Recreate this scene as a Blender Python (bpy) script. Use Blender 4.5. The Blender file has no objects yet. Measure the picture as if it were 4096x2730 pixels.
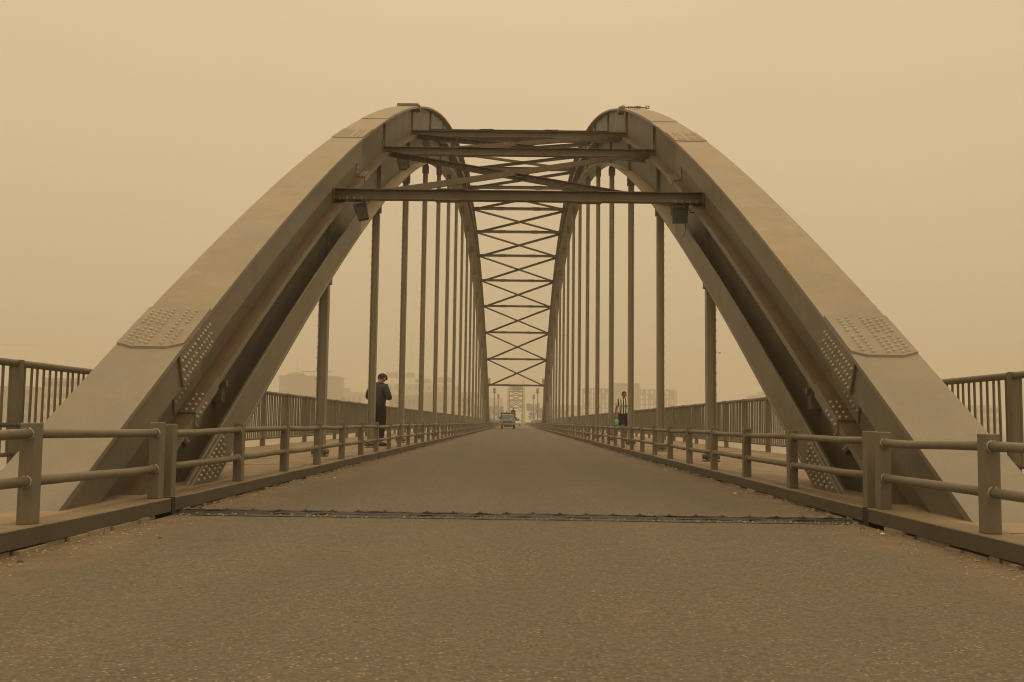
import bpy, bmesh, math, random
from mathutils import Vector, Matrix, Euler

random.seed(7)
SC = bpy.context.scene
COL = SC.collection
R = math.radians
PI = math.pi

# ------------------------------------------------------------------ camera
CAM_Z = 0.648
cam_d = bpy.data.cameras.new('camera')
cam_d.sensor_width = 36.0
cam_d.lens = 34.0
cam_d.clip_start = 0.05
cam_d.clip_end = 12000
cam = bpy.data.objects.new('camera', cam_d)
COL.objects.link(cam)
cam.matrix_world = (Matrix.Translation((0, 0, CAM_Z)) @ Matrix.Rotation(0.0049, 4, 'Z')
                    @ Matrix.Rotation(R(90 + 4.79), 4, 'X') @ Matrix.Rotation(0.0122, 4, 'Z'))
SC.camera = cam

# ------------------------------------------------------------------ sky, sun, exposure
SUN_EL, SUN_AZ = R(74), R(140)
w = bpy.data.worlds.new('World')
SC.world = w
w.use_nodes = True
nt = w.node_tree
for n in list(nt.nodes):
    nt.nodes.remove(n)
N, L = nt.nodes, nt.links
out = N.new('ShaderNodeOutputWorld')
bgn = N.new('ShaderNodeBackground')
bgn.inputs['Strength'].default_value = 0.1
tc = N.new('ShaderNodeTexCoord')
sep = N.new('ShaderNodeSeparateXYZ')
ramp = N.new('ShaderNodeValToRGB')
L.new(tc.outputs['Generated'], sep.inputs[0])
L.new(sep.outputs['Z'], ramp.inputs[0])
e = ramp.color_ramp.elements
e[0].position = 0.0
e[0].color = (6.2, 4.55, 2.45, 1)
e[1].position = 1.0
e[1].color = (13.0, 9.9, 5.9, 1)
m1 = ramp.color_ramp.elements.new(0.38)
m1.color = (8.0, 6.08, 3.75, 1)
m2 = ramp.color_ramp.elements.new(0.14)
m2.color = (7.15, 5.35, 3.12, 1)
sky = N.new('ShaderNodeTexSky')
sky.sky_type = 'NISHITA'
sky.sun_disc = False
sky.sun_elevation = SUN_EL
sky.sun_rotation = SUN_AZ
sky.dust_density = 10.0
bw = N.new('ShaderNodeRGBToBW')
L.new(sky.outputs[0], bw.inputs[0])
tint = N.new('ShaderNodeMix'); tint.data_type = 'RGBA'; tint.blend_type = 'MULTIPLY'
tint.inputs['Factor'].default_value = 1.0
tint.inputs[7].default_value = (0.62, 0.47, 0.26, 1)
L.new(bw.outputs[0], tint.inputs[6])
mixs = N.new('ShaderNodeMix'); mixs.data_type = 'RGBA'
mixs.inputs['Factor'].default_value = 0.06
dustn = N.new('ShaderNodeTexNoise')
dustn.inputs['Scale'].default_value = 1.6
dustn.inputs['Detail'].default_value = 4
L.new(tc.outputs['Generated'], dustn.inputs['Vector'])
dr = N.new('ShaderNodeValToRGB')
dr.color_ramp.elements[0].position = 0.3
dr.color_ramp.elements[0].color = (0.955, 0.955, 0.96, 1)
dr.color_ramp.elements[1].position = 0.7
dr.color_ramp.elements[1].color = (1.03, 1.025, 1.02, 1)
L.new(dustn.outputs['Fac'], dr.inputs[0])
unev = N.new('ShaderNodeMix'); unev.data_type = 'RGBA'; unev.blend_type = 'MULTIPLY'
unev.inputs['Factor'].default_value = 1.0
L.new(ramp.outputs[0], unev.inputs[6])
L.new(dr.outputs[0], unev.inputs[7])
L.new(unev.outputs[2], mixs.inputs[6])
L.new(tint.outputs[2], mixs.inputs[7])
L.new(mixs.outputs[2], bgn.inputs['Color'])
L.new(bgn.outputs[0], out.inputs[0])

sun_d = bpy.data.lights.new('sun', 'SUN')
sun_d.energy = 0.7
sun_d.angle = R(50)
sun_d.color = (1.0, 0.80, 0.52)
sun = bpy.data.objects.new('sun', sun_d)
COL.objects.link(sun)
sun.rotation_euler = (R(90) - SUN_EL, 0, R(180) - SUN_AZ + R(180))
sun.rotation_euler = Vector((-math.sin(SUN_AZ) * math.cos(SUN_EL), -math.cos(SUN_AZ) * math.cos(SUN_EL), -math.sin(SUN_EL))).to_track_quat('-Z', 'Y').to_euler()

vs = SC.view_settings
vs.view_transform = 'Standard'
vs.look = 'None'
vs.exposure = 0.0
vs.gamma = 1.0
vs.use_curve_mapping = False
SC.cycles.volume_bounces = 3
SC.cycles.max_bounces = 8
SC.cycles.diffuse_bounces = 3
SC.cycles.use_denoising = True
SC.cycles.filter_width = 1.1


# ------------------------------------------------------------------ helpers
class MB:
    """collects simple solids and links them as one mesh object"""
    def __init__(s):
        s.v, s.f = [], []

    def add(s, vs_, fs_):
        k = len(s.v)
        s.v += [tuple(p) for p in vs_]
        s.f += [tuple(i + k for i in f) for f in fs_]
        return s

    def box(s, x0, x1, y0, y1, z0, z1):
        s.add([(x0, y0, z0), (x1, y0, z0), (x1, y1, z0), (x0, y1, z0), (x0, y0, z1), (x1, y0, z1), (x1, y1, z1), (x0, y1, z1)],
              [(0, 3, 2, 1), (4, 5, 6, 7), (0, 1, 5, 4), (1, 2, 6, 5), (2, 3, 7, 6), (3, 0, 4, 7)])
        return s

    def obox(s, mat, x0, x1, y0, y1, z0, z1):
        k = len(s.v)
        s.box(x0, x1, y0, y1, z0, z1)
        s.v[k:] = [tuple(mat @ Vector(p)) for p in s.v[k:]]
        return s

    def beam(s, a, b, wd, ht, up=(0, 0, 1)):
        """rectangular bar from a to b, wd sideways, ht along up"""
        a, b = Vector(a), Vector(b)
        d = (b - a).normalized()
        side = d.cross(Vector(up)).normalized()
        u = side.cross(d).normalized()
        vs_ = []
        for p in (a, b):
            for (i, j) in ((-1, -1), (1, -1), (1, 1), (-1, 1)):
                vs_.append(p + side * (i * wd / 2) + u * (j * ht / 2))
        s.add(vs_, [(0, 1, 2, 3), (7, 6, 5, 4), (0, 4, 5, 1), (1, 5, 6, 2), (2, 6, 7, 3), (3, 7, 4, 0)])
        return s

    def tube(s, pts, rad, seg=8, cap=True):
        pts = [Vector(p) for p in pts]
        n = len(pts)
        rr = rad if isinstance(rad, (list, tuple)) else [rad] * n
        vs_, fs_ = [], []
        d0 = (pts[1] - pts[0]).normalized()
        ref = Vector((0, 0, 1)) if abs(d0.z) < 0.9 else Vector((1, 0, 0))
        for i, p in enumerate(pts):
            d = (pts[min(i + 1, n - 1)] - pts[max(i - 1, 0)]).normalized()
            a = d.cross(ref).normalized()
            b = a.cross(d).normalized()
            for k in range(seg):
                t = 2 * PI * k / seg
                vs_.append(p + (a * math.cos(t) + b * math.sin(t)) * rr[i])
        for i in range(n - 1):
            for k in range(seg):
                k2 = (k + 1) % seg
                fs_.append((i * seg + k, i * seg + k2, (i + 1) * seg + k2, (i + 1) * seg + k))
        if cap:
            fs_.append(tuple(range(seg - 1, -1, -1)))
            fs_.append(tuple((n - 1) * seg + k for k in range(seg)))
        s.add(vs_, fs_)
        return s

    def prism(s, poly, axis, a, b):
        """polygon (2d list) extruded along axis 0/1/2 from a to b"""
        n = len(poly)
        vs_ = []
        for t in (a, b):
            for (p, q) in poly:
                vs_.append({0: (t, p, q), 1: (p, t, q), 2: (p, q, t)}[axis])
        fs_ = [tuple(range(n)), tuple(range(2 * n - 1, n - 1, -1))]
        for i in range(n):
            j = (i + 1) % n
            fs_.append((i, i + n, j + n, j))
        s.add(vs_, fs_)
        return s

    def dome(s, c, nrm, r, h=None, seg=8):
        """rivet head"""
        c, nrm = Vector(c), Vector(nrm).normalized()
        h = h or r * 0.85
        ref = Vector((0, 0, 1)) if abs(nrm.z) < 0.9 else Vector((1, 0, 0))
        a = nrm.cross(ref).normalized()
        b = a.cross(nrm).normalized()
        vs_, fs_ = [], []
        for (rr, hh) in ((1.0, 0.0), (0.80, 0.62), (0.42, 0.92)):
            for k in range(seg):
                t = 2 * PI * k / seg
                vs_.append(c + (a * math.cos(t) + b * math.sin(t)) * (r * rr) + nrm * (h * hh))
        vs_.append(c + nrm * h)
        for i in range(2):
            for k in range(seg):
                k2 = (k + 1) % seg
                fs_.append((i * seg + k, i * seg + k2, (i + 1) * seg + k2, (i + 1) * seg + k))
        for k in range(seg):
            fs_.append((2 * seg + k, 2 * seg + (k + 1) % seg, 3 * seg))
        s.add(vs_, fs_)
        return s

    def mesh(s, name, mat, smooth=False):
        me = bpy.data.meshes.new(name)
        me.from_pydata(s.v, [], s.f)
        bm = bmesh.new()
        bm.from_mesh(me)
        bmesh.ops.recalc_face_normals(bm, faces=bm.faces)
        bm.to_mesh(me)
        bm.free()
        if mat:
            me.materials.append(mat)
        if smooth:
            for p in me.polygons:
                p.use_smooth = True
        me.update()
        return me

    def build(s, name, mat, parent=None, smooth=False, bevel=0.0, loc=None):
        me = s.mesh(name, mat, smooth)
        o = put(name, me, parent, loc)
        if bevel:
            bv = o.modifiers.new('bevel', 'BEVEL')
            bv.width = bevel
            bv.segments = 2
            bv.limit_method = 'ANGLE'
            bv.angle_limit = R(40)
        return o


def put(name, me, parent=None, loc=None, rot=None):
    o = bpy.data.objects.new(name, me)
    COL.objects.link(o)
    if parent:
        o.parent = parent
    if loc is not None:
        o.location = loc
    if rot is not None:
        o.rotation_euler = rot
    return o


def tag(o, label=None, cat=None, group=None, kind=None):
    if label: o['label'] = label
    if cat: o['category'] = cat
    if group: o['group'] = group
    if kind: o['kind'] = kind
    return o


def empty(name, loc=(0, 0, 0), rz=0, label=None, cat=None, group=None):
    o = bpy.data.objects.new(name, None)
    COL.objects.link(o)
    o.location = loc
    o.rotation_euler = (0, 0, rz)
    o.empty_display_size = 0.2
    return tag(o, label, cat, group)


def copy_tree(o, parent=None):
    c = o.copy()
    COL.objects.link(c)
    c.parent = parent
    for ch in list(o.children):
        copy_tree(ch, c)
    return c


# ------------------------------------------------------------------ materials
def newmat(name):
    m = bpy.data.materials.new(name)
    m.use_nodes = True
    nt = m.node_tree
    return m, nt.nodes, nt.links, nt.nodes['Principled BSDF']


def mixc(N, L, fac, a, b, blend='MIX'):
    x = N.new('ShaderNodeMix'); x.data_type = 'RGBA'; x.blend_type = blend
    for i, val in ((0, fac), (6, a), (7, b)):
        if hasattr(val, 'node'):
            L.new(val, x.inputs[i])
        elif i == 0:
            x.inputs[0].default_value = val
        else:
            x.inputs[i].default_value = (*val, 1) if len(val) == 3 else val
    return x.outputs[2]


def ramp2(N, L, src, p0, p1, c0=(0, 0, 0), c1=(1, 1, 1)):
    r = N.new('ShaderNodeValToRGB')
    L.new(src, r.inputs[0])
    r.color_ramp.elements[0].position = p0
    r.color_ramp.elements[1].position = p1
    r.color_ramp.elements[0].color = (*c0, 1)
    r.color_ramp.elements[1].color = (*c1, 1)
    return r.outputs[0]


def noise(N, L, vec, scale, detail=4, rough=0.55):
    n = N.new('ShaderNodeTexNoise')
    n.inputs['Scale'].default_value = scale
    n.inputs['Detail'].default_value = detail
    n.inputs['Roughness'].default_value = rough
    if vec is not None:
        L.new(vec, n.inputs['Vector'])
    return n.outputs['Fac']


def mapped(N, L, sc=(1, 1, 1), coord='Object'):
    t = N.new('ShaderNodeTexCoord')
    mp = N.new('ShaderNodeMapping')
    mp.inputs['Scale'].default_value = sc
    L.new(t.outputs[coord], mp.inputs['Vector'])
    return mp.outputs['Vector']


def geo_pos(N, L, sc=(1, 1, 1)):
    g = N.new('ShaderNodeNewGeometry')
    mp = N.new('ShaderNodeMapping')
    mp.inputs['Scale'].default_value = sc
    L.new(g.outputs['Position'], mp.inputs['Vector'])
    return mp.outputs['Vector'], g


def bump(N, L, bsdf, h, dist=0.01, strength=0.5):
    b = N.new('ShaderNodeBump')
    b.inputs['Distance'].default_value = dist
    b.inputs['Strength'].default_value = strength
    L.new(h, b.inputs['Height'])
    L.new(b.outputs[0], bsdf.inputs['Normal'])


def plain(name, col, rough=0.6, var=0.12, scale=6.0, metal=0.0):
    m, N, L, B = newmat(name)
    v, g = geo_pos(N, L)
    n = noise(N, L, v, scale, 5)
    d = tuple(c * (1 - var) for c in col)
    u = tuple(min(1, c * (1 + var)) for c in col)
    L.new(mixc(N, L, ramp2(N, L, n, 0.3, 0.7), d, u), B.inputs['Base Color'])
    B.inputs['Roughness'].default_value = rough
    B.inputs['Metallic'].default_value = metal
    return m


def paint(name, base, patch, dust=(0.52, 0.42, 0.29), dust_amt=0.55, rough=0.5, stain=None, scale=1.2, worn=None):
    """weathered bridge paint: broad patches, fine speckle, dust lying on what faces up"""
    m, N, L, B = newmat(name)
    v, g = geo_pos(N, L)
    big = noise(N, L, v, scale, 6, 0.6)
    c = mixc(N, L, ramp2(N, L, big, 0.36, 0.64), base, patch)
    v2, _ = geo_pos(N, L, (1.0, 1.0, 0.10))
    st = noise(N, L, v2, 5.0, 5, 0.65)
    c = mixc(N, L, ramp2(N, L, st, 0.52, 0.80, (0, 0, 0), (0.35, 0.35, 0.35)), c, tuple(x * 0.62 for x in base))
    if stain:
        v3, _ = geo_pos(N, L, (1, 1, 0.5))
        s3 = noise(N, L, v3, 1.7, 6, 0.7)
        c = mixc(N, L, ramp2(N, L, s3, 0.48, 0.68, (0, 0, 0), (0.75, 0.75, 0.75)), c, stain)
    sx = N.new('ShaderNodeSeparateXYZ')
    L.new(g.outputs['Normal'], sx.inputs[0])
    dn = noise(N, L, v, 3.1, 6, 0.7)
    mul = N.new('ShaderNodeMath'); mul.operation = 'MULTIPLY'
    L.new(ramp2(N, L, sx.outputs['Z'], 0.25, 0.95, (0, 0, 0), (dust_amt,) * 3), mul.inputs[0])
    L.new(ramp2(N, L, dn, 0.25, 0.65, (0.45,) * 3, (1, 1, 1)), mul.inputs[1])
    c = mixc(N, L, mul.outputs[0], c, dust)
    ch_ = noise(N, L, v, 7.0, 8, 0.75)
    c = mixc(N, L, ramp2(N, L, ch_, 0.60, 0.72, (0, 0, 0), (0.4,) * 3), c, tuple(x * y for x, y in zip(base, (0.62, 0.55, 0.48))))
    md = noise(N, L, v, 2.3, 7, 0.7)
    c = mixc(N, L, 0.8, c, ramp2(N, L, md, 0.3, 0.7, (0.80, 0.79, 0.78), (1.0, 1.0, 1.0)), 'MULTIPLY')
    if worn:   # rubbed bare and grey in broad patches near the foot
        px = N.new('ShaderNodeSeparateXYZ')
        L.new(g.outputs['Position'], px.inputs[0])
        ma = N.new('ShaderNodeMath'); ma.operation = 'MULTIPLY_ADD'
        L.new(noise(N, L, v, 0.9, 6, 0.65), ma.inputs[0]); ma.inputs[1].default_value = 6.0
        L.new(px.outputs['Z'], ma.inputs[2])
        dv = N.new('ShaderNodeMath'); dv.operation = 'DIVIDE'
        L.new(ma.outputs[0], dv.inputs[0]); dv.inputs[1].default_value = 10.0
        c = mixc(N, L, ramp2(N, L, dv.outputs[0], 0.30, 0.62, (0.85,) * 3, (0, 0, 0)), c, worn)
    fine = noise(N, L, v, 60.0, 3, 0.6)
    c = mixc(N, L, 0.16, c, ramp2(N, L, fine, 0.35, 0.65, (0.25, 0.25, 0.25), (1, 1, 1)), 'MULTIPLY')
    L.new(c, B.inputs['Base Color'])
    L.new(ramp2(N, L, big, 0.3, 0.7, (rough - 0.06,) * 3, (rough + 0.14,) * 3), B.inputs['Roughness'])
    bump(N, L, B, fine, 0.002, 0.25)
    return m


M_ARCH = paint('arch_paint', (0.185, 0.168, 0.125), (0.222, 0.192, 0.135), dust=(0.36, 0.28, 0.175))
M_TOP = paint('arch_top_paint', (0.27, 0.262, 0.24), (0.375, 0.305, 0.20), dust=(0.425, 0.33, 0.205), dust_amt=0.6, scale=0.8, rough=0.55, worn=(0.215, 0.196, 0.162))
M_LEDGE = paint('rusty_ledge_paint', (0.15, 0.105, 0.063), (0.20, 0.145, 0.09), dust=(0.175, 0.115, 0.063), dust_amt=0.55, stain=(0.12, 0.062, 0.030))
M_HANGER = paint('hanger_paint', (0.31, 0.285, 0.22), (0.36, 0.32, 0.235), dust=(0.46, 0.38, 0.26), dust_amt=0.5, scale=2.0, rough=0.5)
M_RAIL = paint('rail_paint', (0.185, 0.168, 0.125), (0.215, 0.188, 0.135), dust=(0.33, 0.26, 0.165), dust_amt=0.5, scale=3.0, rough=0.48)
M_BEAM = paint('brace_paint', (0.155, 0.131, 0.092), (0.190, 0.158, 0.108), dust=(0.36, 0.28, 0.18), dust_amt=0.5, stain=(0.135, 0.088, 0.05))
M_WEB_SHADED = paint('web_shaded_paint', (0.150, 0.132, 0.095), (0.185, 0.155, 0.105), dust=(0.30, 0.235, 0.145))  # rib paint darkened on both webs: shade of the recess put into the colour
M_RIVET = paint('rivet_paint', (0.42, 0.39, 0.32), (0.46, 0.41, 0.31), dust=(0.50, 0.42, 0.29), dust_amt=0.3, rough=0.27, scale=8)
M_SEAM = plain('dark_gap', (0.03, 0.026, 0.02), 0.8)
M_BLACK = plain('black_housing', (0.022, 0.022, 0.022), 0.45)
M_RUBBER = plain('joint_rubber', (0.020, 0.019, 0.017), 0.5, 0.5, 14)
M_STEEL = plain('joint_steel', (0.05, 0.044, 0.036), 0.45, 0.6, 9)


def concrete(name, base, patch, dustc=(0.40, 0.31, 0.20)):
    m, N, L, B = newmat(name)
    v, g = geo_pos(N, L)
    a = noise(N, L, v, 1.1, 8, 0.65)
    b = noise(N, L, v, 22.0, 5, 0.7)
    c = mixc(N, L, ramp2(N, L, a, 0.35, 0.65), base, patch)
    v2, _ = geo_pos(N, L, (1.0, 0.22, 1.0))
    dn = noise(N, L, v2, 2.6, 7, 0.7)
    c = mixc(N, L, ramp2(N, L, dn, 0.46, 0.60, (0, 0, 0), (0.8,) * 3), c, dustc)
    c = mixc(N, L, ramp2(N, L, b, 0.2, 0.5, (0.5,) * 3, (0, 0, 0)), c, tuple(x * 0.5 for x in base))
    L.new(c, B.inputs['Base Color'])
    B.inputs['Roughness'].default_value = 0.85
    bump(N, L, B, b, 0.006, 0.5)
    return m


M_WALK = concrete('sidewalk_concrete', (0.245, 0.185, 0.12), (0.305, 0.23, 0.15), (0.35, 0.265, 0.17))
M_KERB = paint('kerb_paint', (0.09, 0.079, 0.057), (0.112, 0.096, 0.066), dust=(0.32, 0.245, 0.155), dust_amt=0.85, scale=2.0, rough=0.7)
M_RUBBLE = concrete('broken_concrete', (0.21, 0.175, 0.13), (0.30, 0.25, 0.18))


def asphalt():
    m, N, L, B = newmat('dusty_asphalt')
    v, g = geo_pos(N, L)
    big = noise(N, L, v, 0.7, 7, 0.62)
    c = mixc(N, L, ramp2(N, L, big, 0.34, 0.66), (0.206, 0.180, 0.131), (0.236, 0.198, 0.136))
    fine = noise(N, L, v, 34.0, 4, 0.75)
    c = mixc(N, L, ramp2(N, L, fine, 0.30, 0.70, (0.55,) * 3, (0, 0, 0)), c, (0.062, 0.053, 0.038))
    def cells(scale):
        vo = N.new('ShaderNodeTexVoronoi')
        vo.inputs['Scale'].default_value = scale
        L.new(v, vo.inputs['Vector'])
        sp_ = N.new('ShaderNodeSeparateColor')
        L.new(vo.outputs['Color'], sp_.inputs[0])
        return vo, sp_
    # every grain its own shade, a few pale stones among them
    vo, hs1 = cells(60.0)
    c = mixc(N, L, 0.75, c, ramp2(N, L, hs1.outputs[0], 0.0, 1.0, (0.55,) * 3, (1.0, 0.98, 0.94)), 'MULTIPLY')
    vo2, hs2 = cells(125.0)
    c = mixc(N, L, 0.55, c, ramp2(N, L, hs2.outputs[1], 0.0, 1.0, (0.6,) * 3, (1.0,) * 3), 'MULTIPLY')
    stone = ramp2(N, L, hs1.outputs[1], 0.64, 0.90)
    core = ramp2(N, L, vo.outputs['Distance'], 0.25, 0.5, (1, 1, 1), (0, 0, 0))
    mm = N.new('ShaderNodeMath'); mm.operation = 'MULTIPLY'
    L.new(stone, mm.inputs[0]); L.new(core, mm.inputs[1])
    cl = noise(N, L, v, 1.3, 6, 0.65)
    m3 = N.new('ShaderNodeMath'); m3.operation = 'MULTIPLY'
    L.new(mm.outputs[0], m3.inputs[0]); L.new(ramp2(N, L, cl, 0.35, 0.62, (0.25,) * 3, (0.9,) * 3), m3.inputs[1])
    c = mixc(N, L, m3.outputs[0], c, mixc(N, L, hs1.outputs[2], (0.45, 0.39, 0.29), (0.37, 0.29, 0.20)))
    # tyre-worn bands along the lanes
    v4, _ = geo_pos(N, L, (1.5, 0.035, 1.0))
    band_ = noise(N, L, v4, 1.0, 4, 0.6)
    c = mixc(N, L, 0.6, c, ramp2(N, L, band_, 0.35, 0.65, (0.80, 0.79, 0.77), (1.0, 1.0, 1.0)), 'MULTIPLY')
    # sand blown against the kerbs
    sx = N.new('ShaderNodeSeparateXYZ')
    L.new(g.outputs['Position'], sx.inputs[0])
    ab = N.new('ShaderNodeMath'); ab.operation = 'ABSOLUTE'
    L.new(sx.outputs['X'], ab.inputs[0])
    v2, _ = geo_pos(N, L, (1.0, 0.45, 1.0))
    wob = noise(N, L, v2, 1.9, 8, 0.7)
    ad = N.new('ShaderNodeMath'); ad.operation = 'MULTIPLY_ADD'
    L.new(wob, ad.inputs[0]); ad.inputs[1].default_value = 1.5
    L.new(ab.outputs[0], ad.inputs[2])
    dm = N.new('ShaderNodeMath'); dm.operation = 'MULTIPLY'
    sc_ = N.new('ShaderNodeMath'); sc_.operation = 'DIVIDE'
    L.new(ad.outputs[0], sc_.inputs[0]); sc_.inputs[1].default_value = 5.0
    band = ramp2(N, L, sc_.outputs[0], 0.575, 0.70)
    grit = noise(N, L, v, 18.0, 6, 0.8)
    L.new(band, dm.inputs[0]); L.new(ramp2(N, L, grit, 0.3, 0.6, (0.35,) * 3, (0.95,) * 3), dm.inputs[1])
    sand = mixc(N, L, ramp2(N, L, noise(N, L, v, 3.0, 6, 0.7), 0.4, 0.6), (0.235, 0.175, 0.11), (0.165, 0.115, 0.07))
    c = mixc(N, L, dm.outputs[0], c, sand)
    L.new(c, B.inputs['Base Color'])
    B.inputs['Roughness'].default_value = 0.82
    hh = N.new('ShaderNodeMath'); hh.operation = 'ADD'
    L.new(fine, hh.inputs[0]); L.new(mm.outputs[0], hh.inputs[1])
    bump(N, L, B, hh.outputs[0], 0.006, 0.7)
    return m


M_ROAD = asphalt()

# ------------------------------------------------------------------ setting: water, banks, deck, road
XK = 2.79            # road edge = kerb face
XW = 6.22            # outer edge of the sidewalks
YJ = 7.98            # near expansion joint
YE = 116.4           # far expansion joint
ROAD_Z = -0.14


def zapp(y):         # the approach is a touch steeper than the arch span
    return 0.005 * (YJ - y) if y < YJ else 0.0


m, N, L, B = newmat('river_water')
B.inputs['Base Color'].default_value = (0.17, 0.14, 0.09, 1)
B.inputs['Roughness'].default_value = 0.12
v, g = geo_pos(N, L, (1, 0.4, 1))
bump(N, L, B, noise(N, L, v, 1.2, 6, 0.6), 0.15, 0.5)
M_WATER = m
WZ = -9.0
MB().add([(-2500, -80, WZ), (2500, -80, WZ), (2500, 3900, WZ), (-2500, 3900, WZ)], [(0, 1, 2, 3)]).build('water', M_WATER)['kind'] = 'structure'
M_LAND = concrete('river_bank_earth', (0.22, 0.17, 0.11), (0.27, 0.21, 0.14))
bank = MB()
pts = []
random.seed(3)
nx = 60
for i in range(nx + 1):
    x = -2400 + 4800 * i / nx
    pts.append((x, 470 + random.uniform(-14, 14)))
vs_ = [(x, y, WZ - 0.5) for x, y in pts] + [(x, y + 16, -4.5) for x, y in pts] + [(x, 3800, -2.0) for x, y in pts]
fs_ = []
for r_ in range(2):
    for i in range(nx):
        a = r_ * (nx + 1) + i
        fs_.append((a, a + 1, a + nx + 2, a + nx + 1))
bank.add(vs_, fs_).build('river_bank', M_LAND)['kind'] = 'structure'


def strip(name, x0, x1, ys, zf, mat, thick=None):
    """a long surface following zf(y); with thick it is a closed slab"""
    mb = MB()
    vs_, fs_ = [], []
    for y in ys:
        z = zf(y)
        if thick:
            vs_ += [(x0, y, z), (x1, y, z), (x1, y, z - thick), (x0, y, z - thick)]
        else:
            vs_ += [(x0, y, z), (x1, y, z)]
    k = 4 if thick else 2
    for i in range(len(ys) - 1):
        a, b = i * k, (i + 1) * k
        if thick:
            for q in range(4):
                q2 = (q + 1) % 4
                fs_.append((a + q, a + q2, b + q2, b + q))
        else:
            fs_.append((a, a + 1, b + 1, b))
    if thick:
        fs_.append((0, 1, 2, 3)); fs_.append(tuple((len(ys) - 1) * 4 + q for q in (3, 2, 1, 0)))
    o = mb.add(vs_, fs_).build(name, mat)
    o['kind'] = 'structure'
    return o


strip('road', -XK, XK, [-6, YJ, YE, 900], lambda y: ROAD_Z + zapp(y), M_ROAD)
M_DECK = concrete('deck_concrete', (0.26, 0.22, 0.16), (0.32, 0.26, 0.18))
strip('bridge_deck', -XW + 0.1, XW - 0.1, [-6, YJ, YE, 900], lambda y: -0.28 + zapp(y), M_DECK, 0.9)

# sidewalks: cast slabs, one object each side, slightly uneven, with open joints cut between the slabs
for s in (-1, 1):
    sw = MB()
    y = -6.0
    random.seed(40 + s)
    while y < YE:
        y2 = min(y + 2.0, YE)
        if y < YJ < y2:
            y2 = YJ
        dz = random.uniform(-0.004, 0.004)
        za, zb = zapp(y) - 0.004 + dz, zapp(y2) - 0.004 + dz
        for (xa, xb) in ((3.03, 4.6), (4.612, XW)):
            d2 = random.uniform(-0.003, 0.003)
            g_ = 0.006
            c = [(s * xa, y + g_, za + d2), (s * xb, y + g_, za + d2), (s * xb, y2 - g_, zb + d2), (s * xa, y2 - g_, zb + d2)]
            sw.add(c + [(p[0], p[1], p[2] - 0.24) for p in c],
                   [(0, 1, 2, 3), (7, 6, 5, 4), (0, 4, 5, 1), (1, 5, 6, 2), (2, 6, 7, 3), (3, 7, 4, 0)])
        y = y2
    sw.build('sidewalk', M_WALK, bevel=0)['kind'] = 'structure'
    strip('sidewalk', *(sorted((s * 3.03, s * XW))), [YE + 0.03, 900], lambda y: -0.004, M_WALK, 0.24)

# kerbs: a painted beam over a ragged concrete foot
random.seed(11)
for s in (-1, 1):
    yj = YJ if s < 0 else YJ - 0.17
    for (ya, yb) in ((-6.0, yj - 0.05), (yj + 0.05, YE - 0.05), (YE + 0.05, 900)):
        kb = MB()
        n = max(2, int((min(yb, YE) - ya) / 0.6)) if yb < 200 else 2
        prev = None
        rows = []
        for i in range(n + 1):
            y = ya + (yb - ya) * i / n
            jx, jz = (random.uniform(-0.003, 0.003), random.uniform(-0.003, 0.003)) if yb < 200 else (0, 0)
            z = zapp(y) + jz
            rows.append([(s * (XK + jx), y, z - 0.108), (s * (XK + jx), y, z - 0.006), (s * (XK + 0.008 + jx), y, z), (s * 3.02, y, z), (s * 3.02, y, z - 0.108)])
        vs_ = [p for r_ in rows for p in r_]
        fs_ = []
        for i in range(n):
            for q in range(5):
                q2 = (q + 1) % 5
                fs_.append((i * 5 + q, i * 5 + q2, (i + 1) * 5 + q2, (i + 1) * 5 + q))
        fs_ += [(0, 1, 2, 3, 4), tuple(n * 5 + q for q in (4, 3, 2, 1, 0))]
        kb.add(vs_, fs_).build('kerb', M_KERB)['kind'] = 'structure'
    # broken concrete foot under the kerb beam
    fb = MB()
    y = -4.0
    while y < 60:
        ln = random.uniform(0.06, 0.34)
        d = random.uniform(-0.018, 0.035)
        zt = -0.108 + zapp(y) - random.choice((0.001, 0.006, 0.012, 0.02))
        if not (yj - 0.1 < y + ln and y < yj + 0.1):
            fb.box(*sorted((s * (XK - 0.012 + d), s * 3.0)), y, y + ln - random.uniform(0.002, 0.03), -0.2, zt)
        y += ln
    fb.build('kerb_footing', M_RUBBLE)['kind'] = 'structure'

# ------------------------------------------------------------------ the arch bridge
K = 0.00519
YC = 62.17
ZT = 15.97
PAN = 6.0
YH = [17.17 + PAN * i for i in range(16)]
XH = 3.45


def ztop(y, k=K, yc=YC, zt=ZT):
    return zt - k * (y - yc) ** 2


def slope(y):
    return -2 * K * (y - YC)


def sweep(mb, x0, x1, o0, o1, ya, yb, n):
    """a plate following the arch between vertical offsets o0 > o1"""
    rows = []
    for i in range(n + 1):
        y = ya + (yb - ya) * i / n
        z = ztop(y)
        rows.append([(x0, y, z + o0), (x1, y, z + o0), (x1, y, z + o1), (x0, y, z + o1)])
    vs_ = [p for r_ in rows for p in r_]
    fs_ = [(0, 1, 2, 3), tuple(n * 4 + q for q in (3, 2, 1, 0))]
    for i in range(n):
        for q in range(4):
            q2 = (q + 1) % 4
            fs_.append((i * 4 + q, i * 4 + q2, (i + 1) * 4 + q2, (i + 1) * 4 + q))
    mb.add(vs_, fs_)
    return mb


bridge = empty('arch_bridge', (0, 0, 0), 0, 'tan steel tied arch bridge with two riveted ribs, upright hangers and crossed braces', 'bridge')
Y0, Y1 = YC - 56.6, YC + 56.6
A_END = 43.1

rivet_me = MB().dome((0, 0, 0), (0, 0, 1), 0.021, 0.019, 10).mesh('rivet', M_RIVET, True)


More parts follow.
